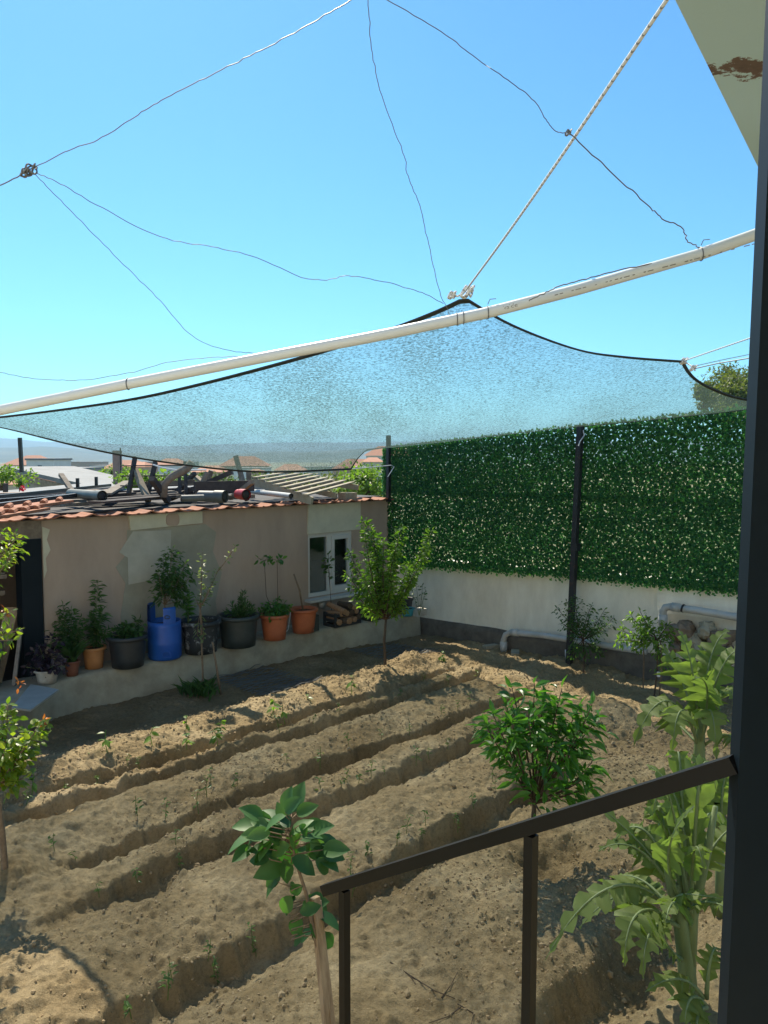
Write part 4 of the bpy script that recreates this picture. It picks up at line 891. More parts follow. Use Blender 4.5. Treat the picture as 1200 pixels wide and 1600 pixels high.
for x, y in ((7, 957), (30, 1070), (68, 1128)):
    l = MB(); cloud(l, D(x, y, Y0 - .02), (.025, .025, .035), 8, .036, .45, T_OV); part('reddish_tip', l, M['redtip'], t)
# citrus
b0 = GS(832, 1340); Y0 = b0.y; fk = D(835, 1255, Y0)
tt_ = [(800, 1075, .1), (835, 1068, -.05), (878, 1075, .05), (770, 1115, 0), (760, 1135, -.1), (775, 1155, .15), (800, 1130, -.15), (825, 1115, -.2), (860, 1105, .15), (905, 1105, .1), (925, 1100, -.05), (932, 1125, 0), (905, 1140, -.15), (925, 1190, .05), (915, 1215, -.05), (890, 1180, -.2), (855, 1160, -.25), (795, 1165, .2), (815, 1195, -.15), (840, 1200, .2), (870, 1215, .15), (850, 1235, -.2), (820, 1235, 0), (905, 1165, .2), (880, 1130, .0), (850, 1090, .1), (790, 1105, .1), (865, 1240, 0), (845, 1270, -.1), (925, 1230, -.1), (895, 1240, .1)]
t, b, l = tree('citrus_tree', 'small dark green citrus tree behind the middle of the handrail', 'tree', b0, fk, [D(x, y, Y0 + dy) for x, y, dy in tt_], .02, .010, dict(L=.112, Wd=.33, tpl=T_LAN), M['citrus'], M['bark'], n=46, spread=.05, t0=.55, droop=.4, bend=.2, along=.7)
# persimmon in the foreground
b0 = GS(516, 1625); Y0 = b0.y - .05; fk = D(478, 1395, Y0)
t = thing('persimmon_tree', 'young persimmon with big glossy leaves by the end of the handrail', 'tree', b0); b, l = MB(), MB()
b.tube([b0 - Vector((0, 0, .05)), D(500, 1500, Y0), fk, D(462, 1345, Y0), D(450, 1290, Y0)], [.012, .011, .009, .007, .005], 8)
P = []; Dd = []; N = []; LL = []
lv_ = [(455, 1262, 45, 1238, 62), (445, 1265, 452, 1240, 45), (462, 1272, 500, 1262, 50), (450, 1285, 430, 1260, 48), (465, 1290, 480, 1310, 40), (440, 1290, 400, 1262, 52), (430, 1295, 370, 1272, 52), (425, 1300, 385, 1315, 48), (420, 1305, 360, 1308, 55), (430, 1310, 395, 1350, 50), (455, 1305, 480, 1285, 45), (470, 1310, 515, 1305, 50), (480, 1318, 545, 1325, 58), (475, 1320, 505, 1345, 48), (460, 1320, 445, 1350, 52), (450, 1325, 415, 1338, 48), (455, 1340, 500, 1372, 55), (450, 1345, 445, 1385, 50), (445, 1350, 405, 1370, 52), (440, 1365, 410, 1392, 50), (460, 1330, 490, 1332, 42), (430, 1330, 400, 1328, 42),
       (455, 1395, 440, 1425, 55), (462, 1385, 435, 1410, 45), (480, 1400, 515, 1415, 50), (490, 1425, 525, 1440, 52), (470, 1430, 455, 1450, 45), (485, 1450, 450, 1470, 48), (495, 1455, 520, 1475, 48), (480, 1440, 500, 1465, 42), (447, 1275, 430, 1290, 40), (468, 1300, 500, 1290, 42), (478, 1330, 520, 1350, 45), (436, 1300, 410, 1285, 40), (440, 1318, 420, 1300, 42), (452, 1300, 468, 1330, 44), (410, 1300, 378, 1290, 44), (405, 1310, 380, 1335, 44), (415, 1325, 395, 1365, 44), (490, 1315, 548, 1328, 60), (485, 1300, 520, 1290, 52), (488, 1335, 530, 1362, 55), (410, 1290, 358, 1295, 58), (415, 1280, 375, 1262, 52), (408, 1305, 362, 1330, 52), (455, 1270, 470, 1232, 50), (492, 1330, 540, 1345, 50), (470, 1410, 520, 1400, 52), (462, 1400, 425, 1440, 52)]
random.seed(5)
lv_ = [(450 + (a_ - 450) * 1.1, b_ + (4 if b_ > 1390 else 0), 450 + (c_ - 450) * 1.14, 1330 + (d_ - 1330) * 1.1, e_) for a_, b_, c_, d_, e_ in lv_ if c_ > 100]
for x0, y0, x1, y1, L in lv_ + [(a_ + random.uniform(-12, 12), b_ + random.uniform(-8, 14), c_ + random.uniform(-14, 14), d_ + random.uniform(-6, 18), e_ * .85) for a_, b_, c_, d_, e_ in lv_[2::2]]:
    if x1 < 100: continue
    dy = RNG.normal(0, .05); a = D(x0, y0, Y0 + dy); e = D(x1, y1, Y0 + dy + RNG.normal(0, .06)); d = e - a
    P.append(a); Dd.append(d.normalized() + Vector((0, 0, .1))); N.append(Vector((RNG.normal(0, .45), -.55 + RNG.normal(0, .3), .8))); LL.append(L * .96 * Y0 / F * random.uniform(.75, 1.1))
    b.tube([D(455, y0 + 8, Y0), a], .0028, 5)
LL = np.array(LL); l.leaves(P, Dd, N, LL, LL * .6, T_BIG)
part('trunk', b, M['palebark'], t, True); part('crown', l, M['persimmon'], t, True)
sk = MB(); s0 = GS(520, 1660); s1 = D(492, 1402, Y0 + .03)
sk.beam(s0 - Vector((0, 0, .1)), s1, .042, .030); sk.beam(s0 + Vector((.012, .02, 0)), s1 + Vector((.01, .02, -.03)), .03, .03)
single('wooden_stake', sk, M['stake'], 'split wooden stake supporting the persimmon', 'stake')
single('wooden_stake', MB().tube([GS(543, 1655) - Vector((0, 0, .1)), D(537, 1560, b0.y + .05), D(535, 1468, b0.y + .05)], .019, 9), M['bark'], 'short round brown stake between split stake and handrail baluster', 'stake', smooth=True)
# shrubs by the wall
b0 = GS(912, 1052); Y0 = b0.y; fk = D(911, 1000, Y0)
tt_ = [(870, 950, 0), (885, 940, .1), (900, 932, -.1), (880, 975, -.1), (925, 945, .1), (945, 952, -.1), (958, 965, 0), (940, 975, .15), (895, 965, .15), (920, 965, -.15), (905, 985, .1), (930, 990, -.1), (890, 995, 0), (935, 1010, .1), (900, 1015, -.1), (940, 1025, 0), (890, 1030, .1), (915, 1030, -.15)]
tree('wisteria_shrub', 'airy shrub with small oval leaflets before the middle fence post', 'shrub', b0, fk, [D(x, y, Y0 + dy) for x, y, dy in tt_], .012, .006, dict(L=.045, Wd=.45, tpl=T_OV), M['fine'], M['bark'], n=190, spread=.05, t0=.25, droop=.3, bend=.3)
b0 = GS(1022, 1090); Y0 = b0.y; fk = D(1027, 1000, Y0)
tt_ = [(985, 960, 0), (970, 985, .1), (965, 1000, -.1), (1000, 955, .1), (1000, 980, -.1), (1020, 975, .1), (1045, 975, 0), (1055, 985, -.1), (1035, 990, .1), (990, 1010, 0), (1010, 1000, -.15), (1045, 1005, .1), (1030, 1020, -.05), (1035, 1050, .05)]
t, b, l = tree('young_tree', 'young bushy tree with wrapped stem left of the cardoons', 'tree', b0, fk, [D(x, y, Y0 + dy) for x, y, dy in tt_], .010, .007, dict(L=.06, Wd=.42, tpl=T_LAN), M['plum'], M['bark'], n=150, spread=.045, t0=.25, droop=.3, bend=.25)
b = MB(); b.tube([GS(1030, 1092), D(1034, 1040, Y0 - .03), D(1032, 1000, Y0)], .008, 6); part('second_stem', b, M['palebark'], t, True)
b = MB(); b.tube([D(1029, 1050, Y0 - .03), D(1029, 1057, Y0 - .03)], .022, 8); part('tie', b, M['pvc'], t)

# cardoons
def cardoon_leaf(lm, rm, base, mid, tip, wd, nl=9, rib=.013, yellow=False):
    wd *= 1.45
    a, m_, e = Vector(base), Vector(mid), Vector(tip)
    N_ = nl * 4 + 1; pts = bez(a, m_ * 2 - (a + e) * .5, e, N_ - 1)
    rm.tube(pts[::2], [rib * (1 - .85 * i / ((N_ - 1) // 2)) for i in range((N_ - 1) // 2 + 1)], 7)
    cam_up = (Vector((0, -.25, 1))).normalized()
    L = (e - a).length
    C = []; lft = []; rgt = []
    for i, p in enumerate(pts):
        T = (pts[min(i + 1, N_ - 1)] - pts[max(i - 1, 0)]).normalized(); S = T.cross(cam_up)
        S = S.normalized() if S.length > .12 else T.cross(Vector((0, 1, 0))).normalized(); Nn = S.cross(T)
        t_ = i / (N_ - 1); env = max(0, min(1, (t_ - .16) / .22)) * (1 - t_ ** 3) * (1 - .35 * t_) + .02
        k = i % 4; f = (.34, .76, 1.0, .60)[k] * (.85 + .3 * vnoise(i * .7, base[0] * 9 + tip[2] * 7, 3)); fw = (0, .02, .075, .035)[k] * L
        ww_ = []
        for sg in (-1, 1):
            w_ = wd * env * f * RNG.uniform(.75, 1.2)
            q = p + S * sg * w_ + T * fw * min(1, env) + Nn * (.45 * w_ - 1.25 * w_ * w_ / max(wd, .01) +   .10 * wd * env * math.sin(i * 1.1 + base[0] * 30)) + rv(.005)
            ww_.append(q)
        C.append(p); lft.append(ww_[0]); rgt.append(ww_[1])
    V = np.array([tuple(x) for x in C + lft + rgt]); n_ = N_
    fa = [(i, i + 1, n_ + i + 1, n_ + i) for i in range(n_ - 1)] + [(i, 2 * n_ + i, 2 * n_ + i + 1, i + 1) for i in range(n_ - 1)]
    lm.addarr(V, fa)
def cardoon(label, base, leaves_, stalks=(), group=None):
    t = thing('cardoon', label, 'cardoon', base, group); b = MB(); 
    if stalks:
        for s_ in stalks: b.tube([Vector(p) for p in s_[0]], s_[1], 9)
    rm = MB()
    for lf in leaves_:
        lm = MB(); cardoon_leaf(lm, rm, *lf[:4], **(lf[4] if len(lf) > 4 else {})); part('leaf', lm, M['cardoon'], t, True)
    part('leaf_ribs', rm, M['cardrib'], t, True)
    if stalks: part('stalk', b, M['cardrib'], t, True)
    return t
b0 = GS(1078, 1560); Y0 = b0.y
q = lambda x, y, dy=0: D(x, y, Y0 + dy)
cardoon('near cardoon with thick ribbed stalks in the lower right corner', b0, [
    (q(1062, 1440), q(960, 1385, -.1), q(852, 1500, -.15), .11), (q(1062, 1450), q(1000, 1425, -.25), q(975, 1510, -.4), .12),
    (q(1060, 1420), q(1010, 1330, .1), q(915, 1245, .2), .10), (q(1065, 1400), q(1035, 1290, -.05), q(985, 1215, -.05), .10), (q(1070, 1400), q(1060, 1260, .1), q(1010, 1195, .25), .12),
    (q(1068, 1430), q(1110, 1410, -.2), q(1160, 1440, -.3), .10), (q(1070, 1420), q(1110, 1330, .1), q(1150, 1290, .2), .11), (q(1072, 1400), q(1085, 1280, .1), q(1110, 1200, .2), .11),
    (q(1060, 1440), q(1010, 1380, .2), q(965, 1370, .35), .10), (q(1066, 1410), q(1045, 1330, -.2), q(1085, 1260, -.3), .09), (q(1072, 1500), q(1045, 1480, -.1), q(1020, 1420, -.1), .07),
    (q(1072, 1430), q(1060, 1400, -.2), q(1130, 1405, -.35), .09)]
    + [(q(1070 + random.uniform(-8, 14), 1440), q(x_ * .5 + 535, y_ - 30, d_ * .6), q(x_, y_, d_), .085) for x_, y_, d_ in ((1000, 1300, .25), (1055, 1225, .3), (1120, 1240, .0), (1020, 1275, -.15), (1100, 1360, -.3), (950, 1330, .3), (1040, 1440, -.45))]
    + [(q(1064, 1435), q(985, 1395, .15), q(905, 1450, .15), .085), (q(1066, 1420), q(1000, 1330, .05), q(935, 1330, .0), .085), (q(1064, 1450), q(1020, 1450, -.3), q(1005, 1530, -.45), .09)],
    [([b0 - Vector((0, 0, .05)), q(1072, 1500), q(1062, 1430), q(1058, 1380)], [.055, .048, .04, .022]), ([q(1076, 1520), q(1082, 1430), q(1105, 1330), q(1118, 1260)], [.04, .032, .024, .014]), ([q(1068, 1480), q(1050, 1390), q(1035, 1300), q(1030, 1260)], [.035, .028, .02, .012])])
b0 = GS(1090, 1250); Y0 = b0.y
cardoon('far cardoon with yellowing leaf edges below the rubble stones', b0, [
    (q(1090, 1160), q(1040, 1095, 0), q(990, 1165, -.1), .16), (q(1090, 1150), q(1060, 1050, .2), q(1030, 1010, .3), .14), (q(1092, 1150), q(1080, 1040, 0), q(1060, 985, .1), .12),
    (q(1095, 1150), q(1110, 1030, .1), q(1140, 985, .2), .15), (q(1095, 1160), q(1130, 1080, -.2), q(1150, 1110, -.3), .15), (q(1090, 1165), q(1065, 1110, -.3), q(1050, 1180, -.45), .15),
    (q(1095, 1165), q(1110, 1110, -.35), q(1120, 1190, -.5), .15), (q(1092, 1150), q(1110, 1060, .3), q(1090, 1010, .4), .14), (q(1095, 1150), q(1130, 1040, -.1), q(1165, 1020, -.1), .14), (q(1088, 1160), q(1045, 1120, .3), q(1010, 1100, .4), .12), (q(1095, 1155), q(1105, 1080, -.3), q(1085, 1060, -.5), .13), (q(1100, 1165), q(1140, 1150, -.2), q(1160, 1190, -.3), .13), (q(1092, 1150), q(1095, 1090, 0), q(1115, 1045, -.2), .13)],
    [([b0 - Vector((0, 0, .05)), q(1092, 1190), q(1095, 1130), q(1100, 1090)], [.06, .05, .035, .02])])
b0 = GS(1128, 1430); Y0 = b0.y
cardoon('middle cardoon half hidden behind the navy post', b0, [
    (q(1125, 1330), q(1090, 1250, 0), q(1040, 1240, -.1), .12), (q(1125, 1320), q(1105, 1220, .1), q(1080, 1180, .2), .12), (q(1128, 1320), q(1130, 1230, 0), q(1150, 1180, 0), .13),
    (q(1122, 1340), q(1080, 1320, -.1), q(1050, 1380, -.2), .11), (q(1128, 1330), q(1115, 1270, -.2), q(1095, 1300, -.4), .11)],
    [([b0, q(1126, 1370), q(1124, 1300)], [.045, .035, .02])])
b0 = GS(1105, 1600); Y0 = b0.y
cardoon('low young cardoon shoot at the bottom beside the navy post', b0, [
    (q(1100, 1560), q(1060, 1530, 0), q(1008, 1550, -.1), .09, dict(nl=6)), (q(1102, 1570), q(1080, 1560, -.1), q(1070, 1600, -.2), .09, dict(nl=6)), (q(1104, 1560), q(1110, 1500, 0), q(1120, 1480, .1), .08, dict(nl=6)), (q(1104, 1575), q(1090, 1590, -.15), q(1090, 1640, -.25), .09, dict(nl=6))])

# seedlings in the furrows
protos = []
for k in range(6):
    l = MB(); hgt = RNG.uniform(.09, .17); l.tube([(0, 0, -.01), (RNG.normal(0, .008), RNG.normal(0, .008), hgt * .6), (RNG.normal(0, .015), RNG.normal(0, .015), hgt)], [.003, .0025, .002], 5)
    n = RNG.integers(9, 16); a = RNG.uniform(0, 6.28, n); z = RNG.uniform(.25, 1, n) * hgt
    LL = RNG.uniform(.025, .055, n); l.leaves(np.stack([0 * a, 0 * a, z], -1) + RNG.normal(0, .008, (n, 3)), np.stack([np.cos(a), np.sin(a), RNG.uniform(-.5, .5, n)], -1), np.stack([0 * a, 0 * a, 1 + 0 * a], -1) + RNG.normal(0, .35, (n, 3)), LL, LL * .38, T_LAN)
    protos.append(l.mesh('seedling'))
    protos[-1].materials.append(M['seedling'])
rowlab = ['small leafy seedling in the furrow nearest the shaded strip', 'small leafy seedling in the second furrow from the shed', 'small leafy seedling in the third furrow from the shed', 'small leafy seedling in the fourth furrow from the shed', 'small leafy seedling in the wide furrow before the near bed']
rowgrp = ['seedlings in the first furrow', 'seedlings in the second furrow', 'seedlings in the third furrow', 'seedlings in the fourth furrow', 'seedlings in the wide near furrow']
pro0 = []
M['seedling_bright'] = leafmat('bright_seedling_leaf', [(.06, .13, .03), (.10, .19, .04), (.16, .26, .06)], .5, .4)
for k in range(4):
    l = MB(); hgt = RNG.uniform(.13, .19); l.tube([(0, 0, -.01), (.01, 0, hgt * .6), (RNG.normal(0, .015), RNG.normal(0, .015), hgt)], [.0035, .003, .0025], 5)
    n = RNG.integers(7, 12); a = RNG.uniform(0, 6.28, n); z = RNG.uniform(.35, 1, n) * hgt; LL = RNG.uniform(.05, .085, n)
    l.leaves(np.stack([0 * a, 0 * a, z], -1), np.stack([np.cos(a), np.sin(a), RNG.uniform(-.8, .4, n)], -1), np.stack([0 * a, 0 * a, 1 + 0 * a], -1) + RNG.normal(0, .3, (n, 3)), LL, LL * .55, T_OV)
    pro0.append(l.mesh('bright_seedling')); pro0[-1].materials.append(M['seedling_bright'])
def seed(p, i, s=1.0):
    o = bpy.data.objects.new('seedling', (pro0[random.randrange(4)] if i == 0 else protos[random.randrange(6)])); COL.objects.link(o)
    o.location = p; o.rotation_euler = (random.uniform(-.15, .15), random.uniform(-.15, .15), random.uniform(0, 6.28)); o.scale = (s * random.uniform(.8, 1.2),) * 3
    tag(o, rowlab[i], 'seedling', rowgrp[i])
SEED = {0: [(50, 1240), (143, 1205), (168, 1178), (238, 1165), (290, 1145), (292, 1170), (343, 1150), (340, 1165), (390, 1140), (425, 1118), (445, 1130), (480, 1110), (550, 1085), (690, 1040)],
        1: [(40, 1258), (103, 1250), (153, 1230), (200, 1195), (218, 1200), (437, 1145), (490, 1130), (530, 1112), (580, 1102), (745, 1060), (660, 1075), (700, 1070), (625, 1090), (280, 1180)],
        2: [(215, 1275), (258, 1282), (323, 1245), (310, 1270), (330, 1225), (365, 1240), (370, 1228), (448, 1190), (495, 1190), (500, 1200), (545, 1165), (595, 1155), (640, 1148), (690, 1115), (735, 1100), (715, 1110)],
        3: [(85, 1330), (115, 1352), (215, 1378), (275, 1320), (282, 1358), (328, 1330), (338, 1310), (500, 1245), (542, 1222), (535, 1232), (580, 1215), (650, 1195), (600, 1210), (700, 1170), (740, 1150), (465, 1265), (670, 1185), (560, 1225)],
        4: [(270, 1535), (262, 1560), (325, 1500), (335, 1520), (340, 1540), (395, 1480), (400, 1495), (205, 1590), (547, 1370), (575, 1340), (635, 1302), (665, 1290), (710, 1285), (715, 1300), (660, 1310), (740, 1262), (775, 1240), (550, 1400), (620, 1320), (770, 1220), (155, 1400), (600, 1350)]}
for i, ls in SEED.items():
    for x, y in ls: seed(GS(x, y), i, {0: 1.15, 1: 1.0, 2: 1.0, 3: .9, 4: .85}[i])
# netting added in place of sun dapples on the shaded strip
for lab, cx, cy, nu, nv in (('grey netting standing in for sun dapples by the bare stick', 415, 1062, 14, 20), ('grey netting standing in for sun dapples under the plum tree', 620, 1018, 12, 22)):
    c = G(cx, cy); u0, v0 = toUV(c); mb = MB()
    for k in range(-nu // 2, nu // 2 + 1):
        for (a, b_) in (((k * .19 - .3, -.55), (k * .19 + .3, .55)), ((k * .19 + .3, -.55), (k * .19 - .3, .55))):
            pts = []
            for s_ in np.linspace(0, 1, 9):
                u = u0 + a[0] * .45 * (1 - s_) + b_[0] * .45 * s_; v = v0 + (a[1] * (1 - s_) + b_[1] * s_) * .8; p = UV(u, v); p.z = HS(p) + .02; pts.append(p)
            mb.tube(pts, .0055, 4)
    single('dapple_netting', mb, M['darkpipe'], lab, 'netting')
# prunings on the near bed
mb = MB()
for pts in (((640, 1525), (680, 1550), (720, 1565)), ((690, 1560), (705, 1540), (715, 1520)), ((720, 1575), (700, 1590), (670, 1600)), ((715, 1570), (740, 1585), (735, 1610)), ((610, 1505), (640, 1525), (650, 1540))):
    mb.tube([GS(x, y) + Vector((0, 0, .006)) for x, y in pts], [.004, .003, .002], 5)
single('twig', mb, M['bark'], 'dry forked twig lying on the near bed behind the handrail', 'twig')

# ------------------------------------------------------------------ JUNK ON THE SHED ROOF
RZ = 2.36
def rg(x, y, z=RZ): return Z_at(x, y, z)
bar_g = 'black steel bars on the roof'
for a, b_, lab in (((-60, 782), (172, 758), 'long black steel bar with stub posts lying across the shed roof'), ((-60, 797), (138, 771), 'black steel bar in front of the one with stub posts'), ((-60, 787), (100, 775), 'shortest black steel bar at the left of the shed roof')):
    p0, p1 = rg(*a, 2.46), rg(*b_, 2.46); t = thing('steel_bar', lab, 'steel bar', p0); part('bar', MB().beam(p0, p1, .05, .05), M['black'], t)
    if b_[0] == 172:
        for x, y0, y1 in ((103, 753, 770), (141, 740, 762)):
            pb = p0.lerp(p1, (x + 60) / 232); part('stub_post', MB().beam(pb, pb + Vector((0, 0, .17)), .045, .045), M['black'], t)
def hpipe(label, a, b_, r, m, z, name='pipe', rim=None):
    p0, p1 = rg(*a, z), rg(*b_, z); d = (p1 - p0).normalized(); t = thing(name, label, 'pipe', p0)
    part('pipe_tube', MB().tube([p0, p1], r, 18, False), m, t, True); part('pipe_bore', MB().tube([p0, p1 - d * .01], r * .88, 18, True), M['darkvoid'], t, True)
    if rim: part('collar', MB().tube([p1 - d * .16, p1 - d * .002], r * 1.12, 18, False), rim, t, True)
    return t
hpipe('grey pipe with an open round end left on the shed roof', (110, 771), (160, 775), .066, M['olivepipe'], 2.47, rim=M['olivepipe'])
hpipe('dark grey pipe lying under the beam on the roof', (312, 775), (352, 776), .075, M['darkpipe'], 2.45, rim=M['darkpipe'])
hpipe('thin dark pipe beside the dark grey one', (283, 779), (318, 778), .045, M['darkpipe'], 2.44)
hpipe('red collared pipe end right of the dark grey pipe', (372, 772), (385, 773), .07, M['red'], 2.45, rim=M['red'])
hpipe('long grey rain pipe lying behind the trestle', (395, 768), (455, 775), .04, M['pvcgrey'], 2.42)
for a, b_, w_, m, lab in (((150, 785), (300, 772), .25, M['darkwood'], 'dark wide board lying flat on the shed roof by the pipe'), ((170, 768), (305, 760), .5, M['metalroof'], 'pale sheet lying flat behind the trestle legs'), ((165, 772), (200, 752), .16, M['greywood'], 'grey plank end propped near the brick column')):
    single('board', MB().beam(rg(*a, 2.40 if 'flat' in lab else 2.45), rg(*b_, 2.40 if 'flat' in lab else 2.52), w_, .03), m, lab, 'board')
for i, (a, b_) in enumerate((((-40, 812), (62, 795)), ((-40, 802), (100, 783)))):
    mb = MB(); p0, p1 = rg(*a, 2.40 + .04 * i), rg(*b_, 2.40 + .04 * i)
    mb.beam(p0, p1, .24, .03); 
    for k in range(5): c = p0.lerp(p1, (k + .5) / 5); mb.tube([c + Vector((.06, -.1, .02)), c + Vector((.0, .1, .03))], .035, 8)
    single('spare_tile_stack', mb, M['tile'], ['row of spare terracotta tiles laid along the eave at left', 'row of spare terracotta tiles behind the eave row'][i], 'roof tiles')
def trest(label, legs, beam, w_=.07, m=None, extra=()):
    t = thing('trestle', label, 'trestle', Vector(legs[0][0]))
    for L in legs: part('leg', MB().tube([Vector(L[0]), Vector(L[0]).lerp(Vector(L[1]), .5) + rv(.025), Vector(L[1])], [w_ * .5, w_ * .55, w_ * .5], 6), m or M['greywood'], t)
    if beam: part('cross_beam', MB().beam(beam[0], beam[1], beam[2], beam[3]), beam[4], t)
y1 = 11.6
trest('rough wooden trestle with a dark beam on the shed roof', [(D(303, 786, 11.2), D(324, 738, 11.3)), (D(386, 782, 11.9), D(368, 712, 12.0)), (D(318, 770, 12.2), D(330, 735, 12.1)), (D(392, 770, 12.6), D(388, 735, 12.5))], (D(304, 761, 11.15), D(396, 759, 11.75), .06, .16, M['darkwood']), .085)
single('log', MB().tube([D(256, 777, 10.9), D(257, 757, 10.9), D(268, 745, 10.9), D(292, 732, 11.0), D(300, 722, 11.0)], [.05, .052, .055, .06, .055], 9), M['greywood'], 'crooked weathered log standing on the roof left of the trestle', 'log', smooth=True)
t = thing('ladder_frame', 'dark leaning frame with thin rungs on the shed roof', 'frame', D(200, 772, 11.5))
for x0, x1, yt in ((201, 211, 714), (231, 243, 722), (281, 280, 735), (291, 289, 722)): part('upright', MB().beam(D(x0, 772, 11.6), D(x1, yt, 11.8), .05, .06), M['darkwood'], t)
for y in (728, 744, 759): part('rung', MB().tube([D(188, y, 11.7), D(300, y - 1, 11.7)], .010, 6), M['black'], t)
part('lower_board', MB().beam(D(225, 757, 11.75), D(305, 754, 11.85), .03, .09), M['greywood'], t)
single('rope', MB().tube([D(239, 726, 11.5), D(255, 731, 11.45), D(280, 735, 11.4), D(322, 734, 11.3)], .012, 6), M['pvc'], 'white rope sagging between dark frame and trestle', 'rope')
for i in range(9):
    u_ = -10.25 - .22 * i + random.uniform(-.05, .05); v_ = random.uniform(3.6, 5.2); z_ = 2.34 + random.uniform(0, .05)
    single('roof_plank', MB().beam(UV(u_, v_, z_), UV(u_ + random.uniform(-.3, .3), v_ + random.uniform(1.5, 3.2), z_ + random.uniform(.0, .08)), random.uniform(.10, .2), .04), M['darkwood'] if i % 3 else M['greywood'], 'loose plank lying lengthwise on the dark sheet of the shed roof', 'plank', 'loose planks on the shed roof')
for i in range(12):
    u_ = random.uniform(-12.2, -9.9); v_ = random.uniform(4.9, 7.6); a_ = random.uniform(0, 6.28); L_t = random.uniform(.4, 1.1); ris = random.uniform(.02, .45)
    p_ = UV(u_, v_, 2.34); single('timber', MB().beam(p_, p_ + Vector((math.cos(a_) * L_t, math.sin(a_) * L_t, ris)), random.uniform(.05, .09), random.uniform(.04, .08)), (M['greywood'], M['darkwood'], M['wood'])[i % 3], 'odd timber end thrown on the shed roof among the trestles', 'timber', 'odd timbers on the shed roof')
single('washing_pole', MB().beam(D(34, 738, 14.5), D(31, 684, 14.5), .06, .06), M['black'], 'thin black pole standing at left against the hills', 'pole')
t = thing('brick_column', 'unfinished brick column behind the shed roof at left', 'column', D(186, 770, 22)); part('shaft', MB().box(D(184, 745, 22), (.17, .3, 1.5)), M['brick'], t); part('steel_rod', MB().tube([D(189, 775, 21.8), D(188, 700, 21.8)], .02, 6), M['rust_post'], t)
# pallet resting on the eave
t = thing('pallet', 'pale slatted wooden pallet lying tilted on the roof edge', 'pallet', D(440, 775, 12))
sa, sb = D(396, 752, 12.3), D(488, 783, 11.75); ta, tb = D(447, 744, 13.6), D(560, 762, 13.2)
part('stringer', MB().beam(sa, sb, .05, .12), M['palewood'], t); part('stringer', MB().beam(ta, tb, .05, .09), M['palewood'], t); part('stringer', MB().beam(sa.lerp(ta, .5) - Vector((0, 0, .03)), sb.lerp(tb, .5) - Vector((0, 0, .03)), .05, .09), M['palewood'], t)
for k in range(8):
    f = (k + .3) / 8; a, b_ = sa.lerp(sb, f), ta.lerp(tb, f); ex = (a - b_) * .03; j = random.uniform(-.05, .12)
    part('slat', MB().beam(a + Vector((0, 0, .075)) + ex, b_ + Vector((0, 0, .075)) - ex + (b_ - a) * j, .085, .022), M['palewood'], t)
single('block', MB().box(D(543, 776, 12.9), (.25, .2, .14), ROT), M['palewood'], 'pale wooden block on the eave under the pallet end', 'block')

# ------------------------------------------------------------------ TOWN AND TREES BEYOND
def house(name, label, x0, x1, ytop, ybot, Y, wm, roof=None, depth=None, win=2, hip=.0, flat=False):
    a, b_ = D(x0, ytop, Y), D(x1, ytop, Y); w_ = b_.x - a.x; zb = min(D(x0, ybot, Y).z, a.z - 2.5); dp = depth or w_ * .9; c = Vector(((a.x + b_.x) / 2, Y + dp / 2, zb))
    t = thing(name, label, 'house', c); zt = a.z
    part('wall', MB().box((c.x, c.y, (zb + zt) / 2), (w_, dp, zt - zb)), wm, t)
    if roof:
        o = w_ * .06; h = w_ * .22; V = [(-w_ / 2 - o, -dp / 2 - o, 0), (w_ / 2 + o, -dp / 2 - o, 0), (w_ / 2 + o, dp / 2 + o, 0), (-w_ / 2 - o, dp / 2 + o, 0), (-w_ * .22, 0, h), (w_ * .22, 0, h)]
        part('roof', MB().add([Vector(v) + Vector((c.x, c.y, zt + .02)) for v in V], [(0, 3, 2, 1), (0, 1, 5, 4), (1, 2, 5), (2, 3, 4, 5), (3, 0, 4)]), roof, t)
    else:
        part('roof', MB().box((c.x, c.y, zt + .08), (w_ + .2, dp + .2, .16)), M['metalroof'], t)
    for k in range(win):
        cx = c.x - w_ / 2 + w_ * (k + .5) / win; part('window', MB().box((cx, c.y - dp / 2 - .01, zt - (zt - zb) * .3), (w_ * .14, .06, (zt - zb) * .22)), M['window_dark'], t)
house('white_building', 'white flat roofed block below the hills at left', 41, 83, 719, 745, 70, M['white'], None, 4, 1)
house('grey_building', 'long low grey building right of the white block', 84, 131, 734, 770, 60, M['greywall'], None, 4, 0)
house('small_house', 'small cream house with red tile roof at the left edge', -10, 40, 758, 790, 26, M['cream'], M['tile_far'], 2.5, 0)
house('peach_house', 'peach house with red roof behind the brick column', 190, 225, 730, 765, 80, M['peach'], M['tile_far'], 5, 2)
house('peach_house', 'peach house glimpsed between the trestle legs', 300, 345, 738, 770, 75, M['peach'], M['tile_far'], 5, 2)
house('peach_house', 'small orange house right of the trestle', 385, 405, 738, 765, 90, M['peach'], M['tile_far'], 5, 1)
house('hill_house', 'red roofed house at the gap beside the hedge corner', 566, 598, 722, 740, 90, M['cream'], M['tile_far'], 4, 2)
house('hill_house', 'upper red roofed house above the other in the gap', 572, 640, 712, 728, 150, M['white'], M['tile_far'], 6, 2)
house('blue_house', 'low grey blue building in the gap beside the net corner', 551, 572, 733, 750, 60, M['greywall'], None, 3, 0)
